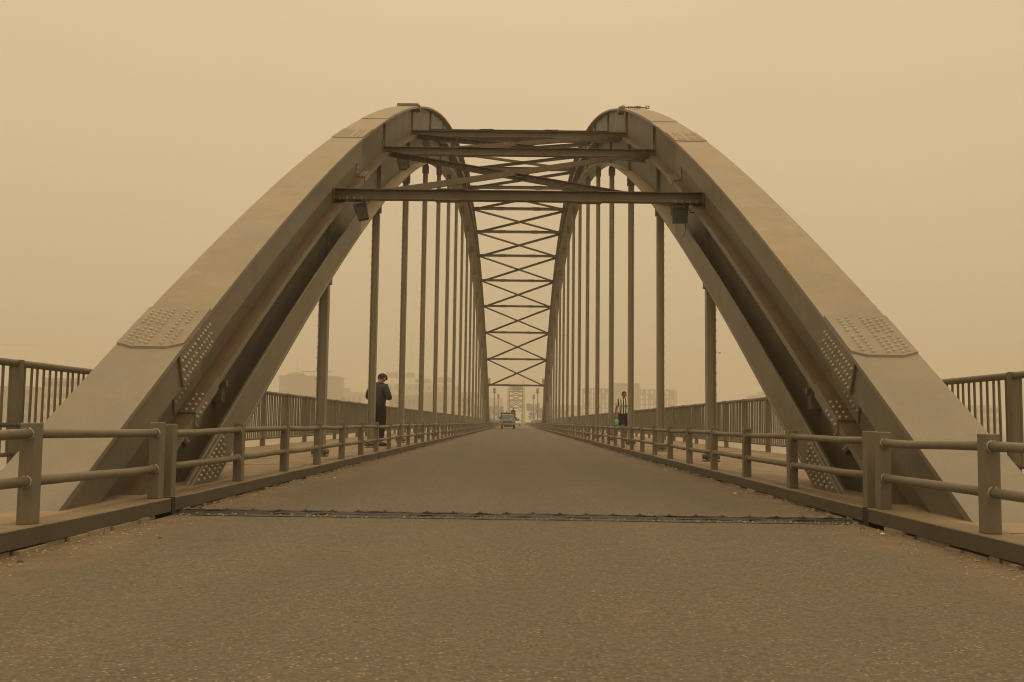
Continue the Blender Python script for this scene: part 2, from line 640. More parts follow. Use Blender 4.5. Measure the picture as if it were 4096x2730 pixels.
def rivet(parent, p, nrm, sc=1.0):
    q = Vector(nrm).normalized().to_track_quat('Z', 'Y')
    o = put('rivet', rivet_me, parent, p)
    o.rotation_euler = q.to_euler()
    o.scale = (sc * random.uniform(0.93, 1.06),) * 3
    return o


def arch_rib(s):
    rib = empty('arch_rib')
    rib.parent = bridge
    def X(a, b):
        return sorted((s * a, s * b))
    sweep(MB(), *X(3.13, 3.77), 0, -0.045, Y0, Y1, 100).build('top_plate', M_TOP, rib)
    sweep(MB(), *X(3.33, 3.57), -0.045, -0.905, Y0, Y1, 100).build('web', M_WEB_SHADED, rib)
    sweep(MB(), *X(3.44, 3.46), -0.903, -1.925, Y0, Y1, 100).build('web', M_WEB_SHADED, rib)
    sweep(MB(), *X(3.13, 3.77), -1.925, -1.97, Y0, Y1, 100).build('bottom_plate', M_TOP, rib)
    for (a, b) in ((Y0, YC - A_END), (YC + A_END, Y1)):
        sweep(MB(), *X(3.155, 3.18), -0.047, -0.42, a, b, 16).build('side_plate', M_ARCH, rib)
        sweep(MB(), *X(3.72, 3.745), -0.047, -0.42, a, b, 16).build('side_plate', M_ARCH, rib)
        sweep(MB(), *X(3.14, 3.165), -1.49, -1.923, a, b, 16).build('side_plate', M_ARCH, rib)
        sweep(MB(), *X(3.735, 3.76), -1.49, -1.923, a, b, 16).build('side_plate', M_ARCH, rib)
    for (xi, xo, xd0, xd1) in ((3.156, 3.331, 3.155, 3.179), (3.569, 3.744, 3.721, 3.745)):
        sweep(MB(), *X(xi, xo), -0.885, -0.905, Y0, Y1, 90).build('ledge', M_LEDGE, rib)
        sweep(MB(), *X(xd0, xd1), -0.903, -0.985, Y0, Y1, 90).build('ledge_lip', M_ARCH, rib)
    # stiffeners at every hanger
    srv = MB()
    for y in YH:
        z = ztop(y)
        inner = y - YC > -A_END and y - YC < A_END
        st = MB()
        if inner:
            st.box(*X(3.27, 3.331), y - 0.008, y + 0.008, z - 0.885, z - 0.046)
        st.box(*X(3.36, 3.441), y - 0.008, y + 0.008, z - 1.922, z - 0.99)
        tag(st.build('stiffener', M_ARCH, rib), kind='stuff')
        for k_ in range(16):
            zz = z - 0.12 - 0.11 * k_
            xx = 3.33 if zz > z - 0.88 else 3.44
            if (not -0.99 < zz - z < -0.86) and (inner or zz < z - 0.9):
                srv.dome((s * xx, y + 0.055, zz), (-s, 0, 0), 0.021, 0.026, 6)
                srv.dome((s * xx, y - 0.045, zz), (-s, 0, 0), 0.021, 0.026, 6)
    tag(srv.build('rivet_column', M_ARCH, rib, True), kind='stuff')

    # ---- lower splice: cover plate on the top plate
    def top_cover(ya, yb, cham, th):
        mb = MB()
        xs = (3.135, 3.27, 3.60, 3.765)
        front = [ya, ya - cham, ya - cham, ya]
        vs_, fs_ = [], []
        for (x, y) in zip(xs, front):
            vs_ += [(s * x, y, ztop(y) + 0.0005), (s * x, y, ztop(y) + th)]
        back = [yb, yb, yb, yb]
        for (x, y) in zip(xs, back):
            vs_ += [(s * x, y, ztop(y) + 0.0005), (s * x, y, ztop(y) + th)]
        n = 4
        for i in range(n - 1):
            a, b = i * 2, (i + 1) * 2
            c, d = 8 + i * 2, 8 + (i + 1) * 2
            fs_ += [(a + 1, b + 1, d + 1, c + 1), (a, c, d, b), (a, a + 1, b + 1, b)[::-1], (c, c + 1, d + 1, d)]
        fs_ += [(0, 8, 9, 1), (6, 7, 15, 14)]
        mb.add(vs_, fs_)
        return mb
    top_cover(9.06, 9.83, 0.075, 0.024).build('splice_plate', M_TOP, rib)
    fr = (0.13, 0.235, 0.35, 0.453, 0.68, 0.82)
    for ci, f_ in enumerate(fr):
        x = 3.765 - f_ * 0.63
        stag = 0.5 if ci in (1, 3, 4) else 0.0
        cnt = 6 if stag else 5
        for grp in (0, 1):
            for k_ in range(cnt):
                t = (k_ - (0.5 if stag else 0.0)) * 0.064 + (0.0 if grp == 0 else 0.405)
                y = 9.07 + t + 0.005
                sl = slope(y)
                rivet(rib, (s * x, y, ztop(y) + 0.0235), (0, -sl, 1))
    # cover plate on the upper side plate
    sp = MB()
    prof = [(8.955, -0.052), (9.90, -0.052), (9.93, -0.415), (9.10, -0.415)]
    sp.prism([(y, ztop(y) + o) for y, o in prof], 0, s * 3.130, s * 3.1555)
    sp.build('splice_plate', M_ARCH, rib)
    for ri, (o_, y0_) in enumerate(((-0.135, 9.03), (-0.245, 9.075), (-0.355, 9.12))):
        for k_ in range(12):
            y = y0_ + k_ * 0.066 + (0.03 if k_ > 5 else 0)
            rivet(rib, (s * 3.1305, y, ztop(y) + o_), (-s, 0, 0))
    # plates on the recessed web, the ledge and its lip
    sp = MB()
    sp.prism([(y, ztop(y) + o) for y, o in ((9.30, -0.42), (10.15, -0.42), (10.15, -0.86), (9.42, -0.86))], 0, s * 3.3155, s * 3.331)
    sp.build('splice_plate', M_ARCH, rib)
    rv = MB()
    for o_ in (-0.47, -0.60, -0.73):
        for k_ in range(5):
            y = 9.42 + k_ * 0.085
            rv.dome((s * 3.316, y, ztop(y) + o_), (-s, 0, 0), 0.021, 0.019, 8)
    sweep(MB(), *X(3.15, 3.32), -0.865, -0.884, 9.5, 10.2, 6).build('splice_plate', M_LEDGE, rib)
    sweep(MB(), *X(3.140, 3.1545), -0.866, -1.0, 9.5, 10.2, 6).build('splice_plate', M_ARCH, rib)
    for x in (3.19, 3.255):
        for y in (9.55, 9.64, 9.74, 9.83):
            rivet(rib, (s * x, y, ztop(y) - 0.8655), (0, -slope(y), 1), 0.9)
    for y in (9.55, 9.63, 9.72, 9.80):
        rivet(rib, (s * 3.1405, y, ztop(y) - 0.94), (-s, 0, 0), 0.9)
    # plates at the foot
    sp = MB()
    sp.prism([(y, ztop(y) + o) for y, o in ((9.55, -1.03), (10.25, -1.03), (10.5, -1.51), (10.05, -1.51))], 0, s * 3.3955, s * 3.431)
    sp.build('splice_plate', M_ARCH, rib)
    for i in range(9):
        for j in range(3):
            y = 9.66 + i * 0.05 + j * 0.14
            o_ = -1.07 - i * 0.05
            rv.dome((s * 3.396, y, ztop(y) + o_), (-s, 0, 0), 0.021, 0.019, 8)
    sp = MB()
    sp.prism([(y, ztop(y) + o) for y, o in ((9.35, -1.54), (10.42, -1.54), (10.62, -1.92), (9.6, -1.92))], 0, s * 3.120, s * 3.1405)
    sp.build('splice_plate', M_ARCH, rib)
    for j, o_ in enumerate((-1.585, -1.68, -1.775, -1.87)):
        for i in range(12):
            y = 9.52 + i * 0.075 + j * 0.028
            if ztop(y) + o_ > 0.02:
                rv.dome((s * 3.1205, y, ztop(y) + o_), (-s, 0, 0), 0.021, 0.019, 8)
    # upper splice
    top_cover(19.02, 20.25, 0.06, 0.024).build('splice_plate', M_TOP, rib)
    for ci, f_ in enumerate(fr):
        x = 3.765 - f_ * 0.63
        for grp in (0, 1):
            for k_ in range(6):
                y = 19.05 + k_ * 0.075 + grp * 0.58
                rv.dome((s * x, y, ztop(y) + 0.0235), (0, -slope(y), 1), 0.021, 0.019, 8)
    sp = MB()
    sp.prism([(y, ztop(y) + o) for y, o in ((19.4, -0.46), (20.1, -0.46), (20.1, -0.87), (19.4, -0.87))], 0, s * 3.3155, s * 3.331)
    sp.build('splice_plate', M_ARCH, rib)
    sweep(MB(), *X(3.15, 3.32), -0.865, -0.884, 19.4, 20.1, 4).build('splice_plate', M_LEDGE, rib)
    sweep(MB(), *X(3.140, 3.1545), -0.866, -1.0, 19.4, 20.1, 4).build('splice_plate', M_ARCH, rib)
    for k_ in range(5):
        for o_ in (-0.5, -0.6, -0.7, -0.8):
            if k_ in (0, 1):
                y = 19.46 + k_ * 0.12
                rv.dome((s * 3.316, y, ztop(y) + o_), (-s, 0, 0), 0.02, 0.019, 6)
        for x in (3.19, 3.255):
            y = 19.46 + k_ * 0.12
            rv.dome((s * x, y, ztop(y) - 0.8655), (0, -slope(y), 1), 0.02, 0.018, 6)
        rv.dome((s * 3.1405, 19.46 + k_ * 0.12, ztop(19.46 + k_ * 0.12) - 0.94), (-s, 0, 0), 0.02, 0.019, 6)
    tag(rv.build('rivet_row', M_RIVET, rib, True), kind='stuff')
    # a second cover layer over the crown and a seam plate near the foot
    sweep(MB(), *X(3.137, 3.763), 0.016, 0.0008, 22.5, 102, 60).build('cover_plate', M_TOP, rib)
    sweep(MB(), *X(3.126, 3.774), 0.010, -0.052, 6.2, 7.02, 4).build('foot_plate', M_TOP, rib)
    # small bracket with a nut on the lower web
    br = MB()
    yb_ = 11.0
    zb_ = ztop(yb_) - 1.45
    br.prism([(yb_ - 0.05, zb_ - 0.1), (yb_ + 0.06, zb_ - 0.1), (yb_ + 0.06, zb_ + 0.22), (yb_ + 0.02, zb_ + 0.27), (yb_ - 0.05, zb_ + 0.20)], 0, s * 3.33, s * 3.431)
    br.box(*X(3.29, 3.33), yb_ - 0.03, yb_ + 0.04, zb_ + 0.07, zb_ + 0.15)
    br.build('bracket', M_ARCH, rib, bevel=0.006)
    return rib


RIB_L = arch_rib(-1)
RIB_R = arch_rib(1)
RIB_L['label'] = 'left rib, behind the man in the dark jacket'
RIB_R['label'] = 'right rib, behind the man in the striped jersey'

# crown fittings: a flat clamp on one rib, a rod with rings on the other
mb = MB()
y = 29.4
mb.box(-3.78, -3.12, y - 0.25, y + 0.3, ztop(y) - 0.08, ztop(y) + 0.034)
mb.box(-3.70, -3.42, y - 0.12, y + 0.18, ztop(y) + 0.03, ztop(y) + 0.062)
mb.box(-3.38, -3.16, y - 0.12, y + 0.18, ztop(y) + 0.03, ztop(y) + 0.062)
mb.box(-3.15, -3.09, y - 0.10, y + 0.16, ztop(y) - 0.10, ztop(y) + 0.04)
mb.build('crown_clamp', M_ARCH, bridge, bevel=0.01)
mb = MB()
zc = ztop(28.5) + 0.02
mb.tube([(3.02, 28.5, zc + 0.02), (3.3, 28.5, zc + 0.05), (3.6, 28.5, zc + 0.05), (3.86, 28.5, zc + 0.03)], 0.022, 8)
for x in (3.12, 3.86):
    ring = [(x + 0.055 * math.cos(t), 28.5, zc + 0.05 + 0.045 * math.sin(t)) for t in [2 * PI * k / 10 for k in range(11)]]
    mb.tube(ring, 0.016, 6, False)
mb.box(2.98, 3.16, 28.35, 28.7, zc - 0.13, zc + 0.02)
for i in range(7):
    x = 3.28 + i * 0.06
    mb.tube([(x, 28.5, zc - 0.03), (x + random.uniform(-0.05, 0.05), 28.5, zc + random.uniform(0.04, 0.09))], 0.014, 6)
mb.tube([(3.48, 28.5, zc + 0.05), (3.58, 28.5, zc + 0.07), (3.68, 28.5, zc + 0.04)], 0.03, 8)
mb.build('crown_clamp', M_ARCH, bridge)

# hangers: rolled H posts with a house-shaped cap plate above and a pinned shoe below
for s in (-1, 1):
    for i, y in enumerate(YH):
        zt = ztop(y) - 1.97
        mb = MB()
        b, t = 0.083, 0.014
        zb_ = 0.10
        mb.box(s * XH - b, s * XH - b + t, y - b, y + b, zb_, zt + 0.02)
        mb.box(s * XH + b - t, s * XH + b, y - b, y + b, zb_, zt + 0.02)
        mb.box(s * XH - b + t, s * XH + b - t, y - 0.006, y + 0.006, zb_, zt + 0.02)
        h = mb.build('hanger', M_HANGER, bridge)
        mb = MB()
        w_ = 0.115
        poly = [(s * XH - w_, zt - 0.42), (s * XH + w_, zt - 0.42), (s * XH + w_, zt - 0.16), (s * XH + 0.05, zt + 0.06), (s * XH - 0.05, zt + 0.06), (s * XH - w_, zt - 0.16)]
        mb.prism(poly, 1, y - 0.098, y - 0.086)
        mb.prism(poly, 1, y + 0.086, y + 0.098)
        mb.box(s * XH - w_, s * XH - b, y - 0.0855, y + 0.0855, zt - 0.42, zt - 0.16)
        mb.box(s * XH + b, s * XH + w_, y - 0.0855, y + 0.0855, zt - 0.42, zt - 0.16)
        mb.build('cap_plate', M_BEAM, h)
        mb = MB()
        mb.box(s * XH - 0.13, s * XH + 0.13, y - 0.13, y + 0.13, -0.004, 0.022)
        mb.box(s * XH - 0.075, s * XH - 0.05, y - 0.10, y + 0.10, 0.022, 0.18)
        mb.box(s * XH + 0.05, s * XH + 0.075, y - 0.10, y + 0.10, 0.022, 0.18)
        mb.tube([(s * XH - 0.15, y, 0.085), (s * XH + 0.15, y, 0.085)], 0.05, 10)
        mb.build('base_shoe', M_BEAM, h)
        if i < 11:
            rv = MB()
            zz = 0.6
            k_ = 0
            while zz < zt - 0.5:
                rv.dome((s * (XH + b), y - 0.05, zz), (s, 0, 0), 0.018, 0.02, 6)
                zz += 0.19
            tag(rv.build('rivet_row', M_HANGER, h, True), kind='stuff')

# cross beams and crossed braces under the ribs' crown line
ZB = {45: 4.06, 39: 6.57, 33: 8.82, 27: 10.71, 21: 12.23, 15: 13.37, 9: 14.13, 3: 14.54}


def zbeam(y):
    return ZB[int(round(abs(y - YC)))] + CAM_Z


for i, y in enumerate(YH):
    z = zbeam(y)
    mb = MB()
    hd = 0.092
    mb.box(-3.31, 3.31, y - 0.085, y + 0.085, z + hd - 0.014, z + hd)
    mb.box(-3.31, 3.31, y - 0.085, y + 0.085, z - hd, z - hd + 0.014)
    mb.box(-3.31, 3.31, y - 0.007, y + 0.007, z - hd + 0.014, z + hd - 0.014)
    o = mb.build('cross_beam', M_BEAM, bridge)
    for s in (-1, 1):
        MB().box(*sorted((s * 3.305, s * 3.328)), y - 0.15, y + 0.15, z - 0.17, z + 0.23).build('end_plate', M_BEAM, o)
        MB().box(*sorted((s * 2.75, s * 3.3)), y - 0.115, y + 0.115, z - hd - 0.016, z - hd - 0.0005).build('gusset_plate', M_BEAM, o)
        MB().box(*sorted((s * 0.95, s * 1.45)), y - 0.106, y + 0.106, z + hd + 0.0005, z + hd + 0.014).build('batten_plate', M_BEAM, o)
        MB().box(*sorted((s * 1.05, s * 1.5)), y - 0.106, y + 0.106, z - hd - 0.016, z - hd - 0.0005).build('batten_plate', M_BEAM, o)
        if i < 5:
            mb = MB()
            for k_ in range(4):
                mb.dome((s * (2.82 + 0.13 * k_), y - 0.07, z - hd + 0.016), (0, 0, 1), 0.018, 0.02, 6)
                mb.dome((s * (2.82 + 0.13 * k_), y - 0.07, z - hd - 0.016), (0, 0, -1), 0.018, 0.02, 6)
            tag(mb.build('bolt_row', M_RIVET, o), kind='stuff')

for i in range(15):
    ya, yb = YH[i], YH[i + 1]
    za, zb_ = zbeam(ya) - 0.10, zbeam(yb) - 0.10
    for d in (1, -1):
        a = Vector((-d * 3.1, ya + 0.12, za + 0.02))
        b = Vector((d * 3.1, yb - 0.12, zb_ + 0.02))
        mb = MB()
        dr = (b - a).normalized()
        sd = dr.cross(Vector((0, 0, 1))).normalized()
        up = sd.cross(dr)
        fr_ = -sd if sd.y > 0 else sd
        off = up * (0.05 if d > 0 else -0.035)
        mb.beam(a + off, b + off, 0.012, 0.12)
        mb.beam(a + off - fr_ * 0.05 - up * 0.058, b + off - fr_ * 0.05 - up * 0.058, 0.085, 0.012)
        if d > 0:
            mb.beam(a + off + fr_ * 0.05 - up * 0.058, b + off + fr_ * 0.05 - up * 0.058, 0.085, 0.012)
        else:
            mb.beam(a + off + fr_ * 0.055 + up * 0.056, b + off + fr_ * 0.055 + up * 0.056, 0.09, 0.012)
        br = mb.build('cross_brace', M_BEAM, bridge)
        if d < 0 and i < 4 or d > 0 and i < 0:
            rv = MB()
            n = 34
            for k_ in range(1, n):
                p = a.lerp(b, k_ / n) + off + fr_ * 0.006
                rv.dome(p, fr_, 0.018, 0.02, 6)
            tag(rv.build('bolt_row', M_RIVET, br, True), kind='stuff')
    mid = (Vector((0, (ya + yb) / 2, (za + zb_) / 2)))
    MB().obox(Matrix.Translation(mid) @ Matrix.Rotation(math.atan2(zb_ - za, yb - ya), 4, 'X'), -0.22, 0.22, -0.2, 0.2, -0.012, 0.004).build('gusset_plate', M_BEAM, bridge)

# ------------------------------------------------------------------ floodlights under the cross beams
M_GLASS = plain('lamp_glass', (0.014, 0.013, 0.012), 0.55, 0.3, 30)
M_FRAME = plain('lamp_frame', (0.05, 0.046, 0.04), 0.5)


def floodlight(x, y, z, rz, tilt, roll, w_, h_, label, grid, cable=False):
    root = empty('floodlight', (x, y, z), 0, label, 'floodlight', 'floodlights hung under the cross beams')
    mt = Matrix.Rotation(rz, 4, 'Z') @ Matrix.Rotation(roll, 4, 'Y') @ Matrix.Rotation(tilt, 4, 'X') @ Matrix.Translation((0, 0, -0.07 - h_ / 2))
    b = MB()
    b.obox(mt, -w_ / 2, w_ / 2, -0.02, 0.06, -h_ / 2, h_ / 2)
    b.obox(mt, -w_ * 0.38, w_ * 0.38, 0.06, 0.11, -h_ * 0.38, h_ * 0.38)
    b.build('housing', M_BLACK, root, bevel=0.008)
    f = MB()
    t = 0.016
    f.obox(mt, -w_ / 2, w_ / 2, -0.036, -0.0205, h_ / 2 - t, h_ / 2)
    f.obox(mt, -w_ / 2, w_ / 2, -0.036, -0.0205, -h_ / 2, -h_ / 2 + t)
    f.obox(mt, -w_ / 2, -w_ / 2 + t, -0.036, -0.0205, -h_ / 2 + t, h_ / 2 - t)
    f.obox(mt, w_ / 2 - t, w_ / 2, -0.036, -0.0205, -h_ / 2 + t, h_ / 2 - t)
    f.build('rim', M_FRAME, root)
    MB().obox(mt, -w_ / 2 + t, w_ / 2 - t, -0.026, -0.0205, -h_ / 2 + t, h_ / 2 - t).build('pane', M_GLASS, root)
    if grid:
        gd = MB()
        for i in range(7):
            for j in range(7):
                px, pz = -w_ * 0.36 + w_ * 0.72 * i / 6, -h_ * 0.40 + h_ * 0.62 * j / 6
                gd.obox(mt, px - 0.009, px + 0.009, -0.031, -0.0265, pz - 0.009, pz + 0.009)
        gd.build('lamp_grid', plain('lamp_cells', (0.075, 0.066, 0.048), 0.5), root)
    k = MB()
    pz = Vector((0, 0, 0))
    for sx_ in (-1, 1):
        top = Vector((sx_ * w_ * 0.30, 0.02, 0.0))
        arm = mt @ Vector((sx_ * (w_ / 2 + 0.014), 0.02, 0.0))
        arm2 = mt @ Vector((sx_ * (w_ / 2 + 0.014), 0.02, h_ / 2 + 0.02))
        k.tube([arm, arm2, top], 0.008, 6)
    k.box(-w_ * 0.34, w_ * 0.34, 0.0, 0.04, -0.012, 0.0)
    k.build('yoke', M_FRAME, root)
    if cable:
        c = MB()
        c.tube([(0.06, -0.06, 0.36), (0.05, -0.13, 0.28), (0.05, -0.12, 0.0), (0.04, -0.08, -0.05)], 0.005, 6)
        c.tube([(0.15, 0.0, -0.06), (0.2, 0.0, -0.15), (0.30, 0.0, -0.15), (0.42, 0.0, -0.12)], 0.009, 6)
        c.tube([(0.10, 0.0, -0.36), (0.12, 0.0, -0.46), (0.07, 0.0, -0.60)], 0.006, 6)
        c.build('cable', M_BLACK, root)
    return root


fl = ['tilted black floodlight under the left end of the nearest cross beam',
      'second floodlight along the left rib, under the second nearest cross beam',
      'third floodlight along the left rib, under the third nearest cross beam',
      'fourth floodlight along the left rib, small behind the third beam',
      'fifth floodlight along the left rib, small beyond the crown',
      'sixth floodlight along the left rib, tiny beyond the crown',
      'seventh floodlight along the left rib, tiny on the far slope',
      'eighth floodlight along the left rib, the farthest and tiniest']
for i in range(8):
    y = YH[i]
    floodlight(-2.88, y, zbeam(y) - 0.11, R(14), R(-14), R(-15 if i == 0 else -8), 0.185, 0.31, fl[i], i in (1,))
floodlight(2.90, YH[0], zbeam(YH[0]) - 0.11, 0, R(-6), R(-1), 0.27, 0.28, 'square black floodlight with loose cable under the right end of the nearest beam', True, True)

# ------------------------------------------------------------------ guard rails along the road
XR = 2.89
def post_mesh(name, hgt, wx=0.10, wy=0.10):
    mb = MB()
    mb.box(-wx / 2, wx / 2, -wy / 2, wy / 2, 0, hgt)
    me = mb.mesh(name, M_RAIL)
    return me


post_me = post_mesh('post', 0.605, 0.092, 0.105)


def guard_rail(s, ys, label, first_extra=None, seed=1, far=False):
    random.seed(seed)
    root = empty('guard_rail', (s * XR, ys[0], 0), 0, label, 'guard rail', 'guard rails along the road')
    inv = Vector((-s * XR, -ys[0], 0))
    for y in ys:
        p = put('post', post_me, root, Vector((s * XR, y, zapp(y))) + inv)
        p.rotation_euler = (random.uniform(-0.008, 0.008), random.uniform(-0.010, 0.010), random.uniform(-0.02, 0.02))
        p.scale = (1, 1, random.uniform(0.985, 1.015))
        bv = p.modifiers.new('bevel', 'BEVEL'); bv.width = 0.006; bv.segments = 2
    rj = [[random.uniform(-0.010, 0.010) for _ in ys] for _ in range(2)]
    for i in range(len(ys) - 1):
        for j, zr in enumerate((0.525, 0.243)):
            a = Vector((s * XR, ys[i] + 0.04, zapp(ys[i]) + zr + rj[j][i])) + inv
            b = Vector((s * XR, ys[i + 1] - 0.04, zapp(ys[i + 1]) + zr + rj[j][i + 1])) + inv
            m1_ = a.lerp(b, 0.3) + Vector((random.uniform(-0.006, 0.006), 0, random.uniform(-0.008, 0.004)))
            m2_ = a.lerp(b, 0.72) + Vector((random.uniform(-0.006, 0.006), 0, random.uniform(-0.010, 0.004)))
            rl = MB().tube([a, m1_, m2_, b], 0.031, 14).build('rail', M_RAIL, root, True)
            if ys[i] < 14:
                for (pp, dd) in ((a, 1), (b, -1)):
                    wd = MB()
                    ring = [(pp.x + 0.033 * math.cos(t) + random.uniform(-0.002, 0.002), pp.y + dd * (0.014 + random.uniform(-0.003, 0.003)), pp.z + 0.033 * math.sin(t)) for t in [2 * PI * k / 14 for k in range(15)]]
                    wd.tube(ring, 0.0065, 6, False)
                    wd.build('weld', M_RIVET, rl, True)
    return root


yA = [-4.35, -2.3, -0.25, 1.8, 3.82, 5.80, 7.84]
yM = [8.12] + [10.17 + 2.0 * i for i in range(53)] + [116.1]
yF = [116.7 + 3.0 * i for i in range(60)]
GR_L = None
guard_rail(-1, yA, 'near guard rail of two pipes in front of the left arch foot', seed=5)
guard_rail(1, [-4.2, -2.15, -0.1, 1.95, 3.97, 5.96, 7.67], 'near guard rail of two pipes in front of the right arch foot', seed=6)
guard_rail(-1, yM, 'long two pipe guard rail running past the man in the dark jacket', seed=7)
guard_rail(1, [7.95] + yM[1:], 'long two pipe guard rail running past the man in the striped jersey', seed=8)


def far_rail(s, label):
    root = empty('guard_rail', (s * XR, YE, 0), 0, label, 'guard rail', 'guard rails along the road')
    mb = MB()
    for y in yF:
        mb.box(-0.05, 0.05, y - YE - 0.05, y - YE + 0.05, 0, 0.60)
    tag(mb.build('post_row', M_RAIL, root), kind='stuff')
    for zr in (0.525, 0.243):
        MB().tube([(0, 0.3, zr), (0, yF[-1] - YE, zr)], 0.031, 8).build('rail', M_RAIL, root, True)


far_rail(-1, 'distant guard rail beyond the arch, on the side behind the blue truck')
far_rail(1, 'distant guard rail beyond the arch, on the open side past the white car')

# ------------------------------------------------------------------ pedestrian railings at the outer edges
XO = 6.1
rp = MB()
rp.box(-0.055, 0.055, -0.05, 0.05, 0, 1.335)
rpost_me = rp.mesh('post', M_RAIL)
bl = MB()
bl.tube([(0, 0, 0.19), (0, 0, 1.30)], 0.0175, 8, False)
bal_me = bl.mesh('baluster', M_RAIL, True)


def railing(s, label, ya, yb, seed):
    random.seed(seed)
    root = empty('pedestrian_railing', (s * XO, ya, 0), 0, label, 'railing', 'pedestrian railings at the bridge edges')
    sp = 2.322
    y = ya
    n_b = 0
    far_b = MB()
    while y < yb:
        zz = zapp(y)
        p = put('post', rpost_me, root, (0, y - ya, zz))
        if y < 40:
            bv = p.modifiers.new('bevel', 'BEVEL'); bv.width = 0.006; bv.segments = 2
        for (zr, rr) in ((1.29, 0.044), (0.185, 0.026)):
            if y + sp < yb:
                MB().tube([(0, y - ya + 0.045, zz + zr), (random.uniform(-0.006, 0.006), y - ya + sp / 2, (zz + zapp(y + sp)) / 2 + zr + random.uniform(-0.004, 0.004)), (0, y - ya + sp - 0.045, zapp(y + sp) + zr)], rr, 12).build('rail', M_RAIL, root, True)
        for k in range(1, 14):
            yy = y + sp * k / 14 + random.uniform(-0.006, 0.006)
            if yy > yb:
                break
            if yy < 36:
                b = put('baluster', bal_me, root, (0, yy - ya, zapp(yy)))
                b.rotation_euler = (random.uniform(-0.006, 0.006), random.uniform(-0.006, 0.006), 0)
            else:
                far_b.box(-0.016, 0.016, yy - ya - 0.016, yy - ya + 0.016, 0.19, 1.27)
        y += sp
    tag(far_b.build('baluster_row', M_RAIL, root), kind='stuff')
    return root


rl_L = railing(-1, 'tall barred railing behind the man in the dark jacket', 11.8 - 6 * 2.322, 116, 21)
rl_R = railing(1, 'tall barred railing behind the man in the striped jersey', 11.9 - 6 * 2.322, 116, 22)
mb = MB()
mb.tube([(0.10, 3.0, 0.56), (0.105, 8.0, 0.55), (0.10, 12.0, 0.545), (0.10, 13.9, 0.54), (0.10, 17.5, 0.54), (0.1, 22, 0.54)], 0.030, 10)
tag(mb.build('pipe', plain('wrapped_pipe', (0.05, 0.047, 0.042), 0.35, 0.6, 40), None, True, loc=(-XO, 11.8 - 6 * 2.322, 0)),
    'dark wrapped pipe running along the left railing behind the arch foot', 'pipe')
for s, lb in ((-1, 'hazy railing far beyond the arch, on the side of the domed building'), (1, 'hazy railing far beyond the arch, on the side of the unfinished building')):
    root = empty('pedestrian_railing', (s * XO, 117, 0), 0, lb, 'railing', 'pedestrian railings at the bridge edges')
    mb = MB()
    for i in range(60):
        mb.box(-0.055, 0.055, i * 4.6 - 0.05, i * 4.6 + 0.05, 0, 1.33)
    tag(mb.build('post_row', M_RAIL, root), kind='stuff')
    mb = MB()
    for i in range(480):
        mb.box(-0.02, 0.02, i * 0.57 - 0.06, i * 0.57 + 0.06, 0.19, 1.27)
    tag(mb.build('baluster_row', M_RAIL, root), kind='stuff')
    for zr in (1.29, 0.185):
        MB().tube([(0, 0, zr), (0, 276, zr)], 0.045, 8).build('rail', M_RAIL, root, True)

# ------------------------------------------------------------------ expansion joint across the road
ej = empty('expansion_joint', (0, YJ + 0.12, ROAD_Z), R(-0.8), 'dark rubber and steel expansion joint with bolt pockets across the road', 'expansion joint')
random.seed(9)
mods = [(-2.76, -0.86), (-0.855, 1.16), (1.165, 2.74)]
for (xa, xb) in mods:
    mb = MB()
    dz = random.uniform(0, 0.004)
    n = int((xb - xa) / 0.10)
    prof = [(-0.13, 0.004), (-0.115, 0.020), (-0.03, 0.024), (-0.022, 0.004), (0.022, 0.004), (0.03, 0.026), (0.12, 0.022), (0.14, 0.004)]
    rows = []
    for i in range(n + 1):
        x = xa + (xb - xa) * i / n
        rows.append([(x, y + random.uniform(-0.012, 0.012), max(0.003, z + dz + random.uniform(-0.006, 0.006))) for (y, z) in prof])
    vs_ = [p for r_ in rows for p in r_]
    k = len(prof)
    fs_ = [(i * k + q, i * k + q + 1, (i + 1) * k + q + 1, (i + 1) * k + q) for i in range(n) for q in range(k - 1)]
    st = mb.add(vs_, fs_).build('rubber_strip', M_RUBBER, ej)
    x = xa + 0.12
    while x < xb - 0.05:
        pk = MB()
        pk.box(x - 0.035, x + 0.035, 0.05, 0.10, 0.018, 0.0295)
        pk.dome((x, 0.073, 0.029), (0, 0, 1), 0.016, 0.012, 8)
        pk.build('bolt', M_STEEL, ej)
        x += 0.222
for (ya, yb) in ((-0.20, -0.135), (0.145, 0.18)):
    mb = MB()
    xs = [-2.77 + i * 0.14 for i in range(40)]
    vs_, fs_ = [], []
    for x in xs:
        j = random.uniform(-0.022, 0.022)
        vs_ += [(x, ya + j, 0.0045), (x, ya + j + 0.01, 0.012), (x, yb, 0.013), (x, yb + 0.004, 0.0045)]
    for i in range(len(xs) - 1):
        for q in range(3):
            fs_.append((i * 4 + q, i * 4 + q + 1, (i + 1) * 4 + q + 1, (i + 1) * 4 + q))
    mb.add(vs_, fs_).build('edge_strip', M_STEEL, ej)
for s in (-1, 1):
    MB().box(*sorted((s * (XK + 0.004), s * 3.0)), *((-0.175, -0.065) if s < 0 else (-0.33, -0.22)), -0.05, 0.12).build('kerb_gap', M_SEAM, ej)
for yy, zz in ((117.0, 0), (88.0, 0)):
    pass
far_j = MB()
far_j.box(-2.76, 2.76, -0.15, 0.15, 0.004, 0.018)
tag(far_j.build('expansion_joint', M_RUBBER, None, loc=(0, YE, ROAD_Z)), 'distant dark expansion joint in front of the blue truck', 'expansion joint')

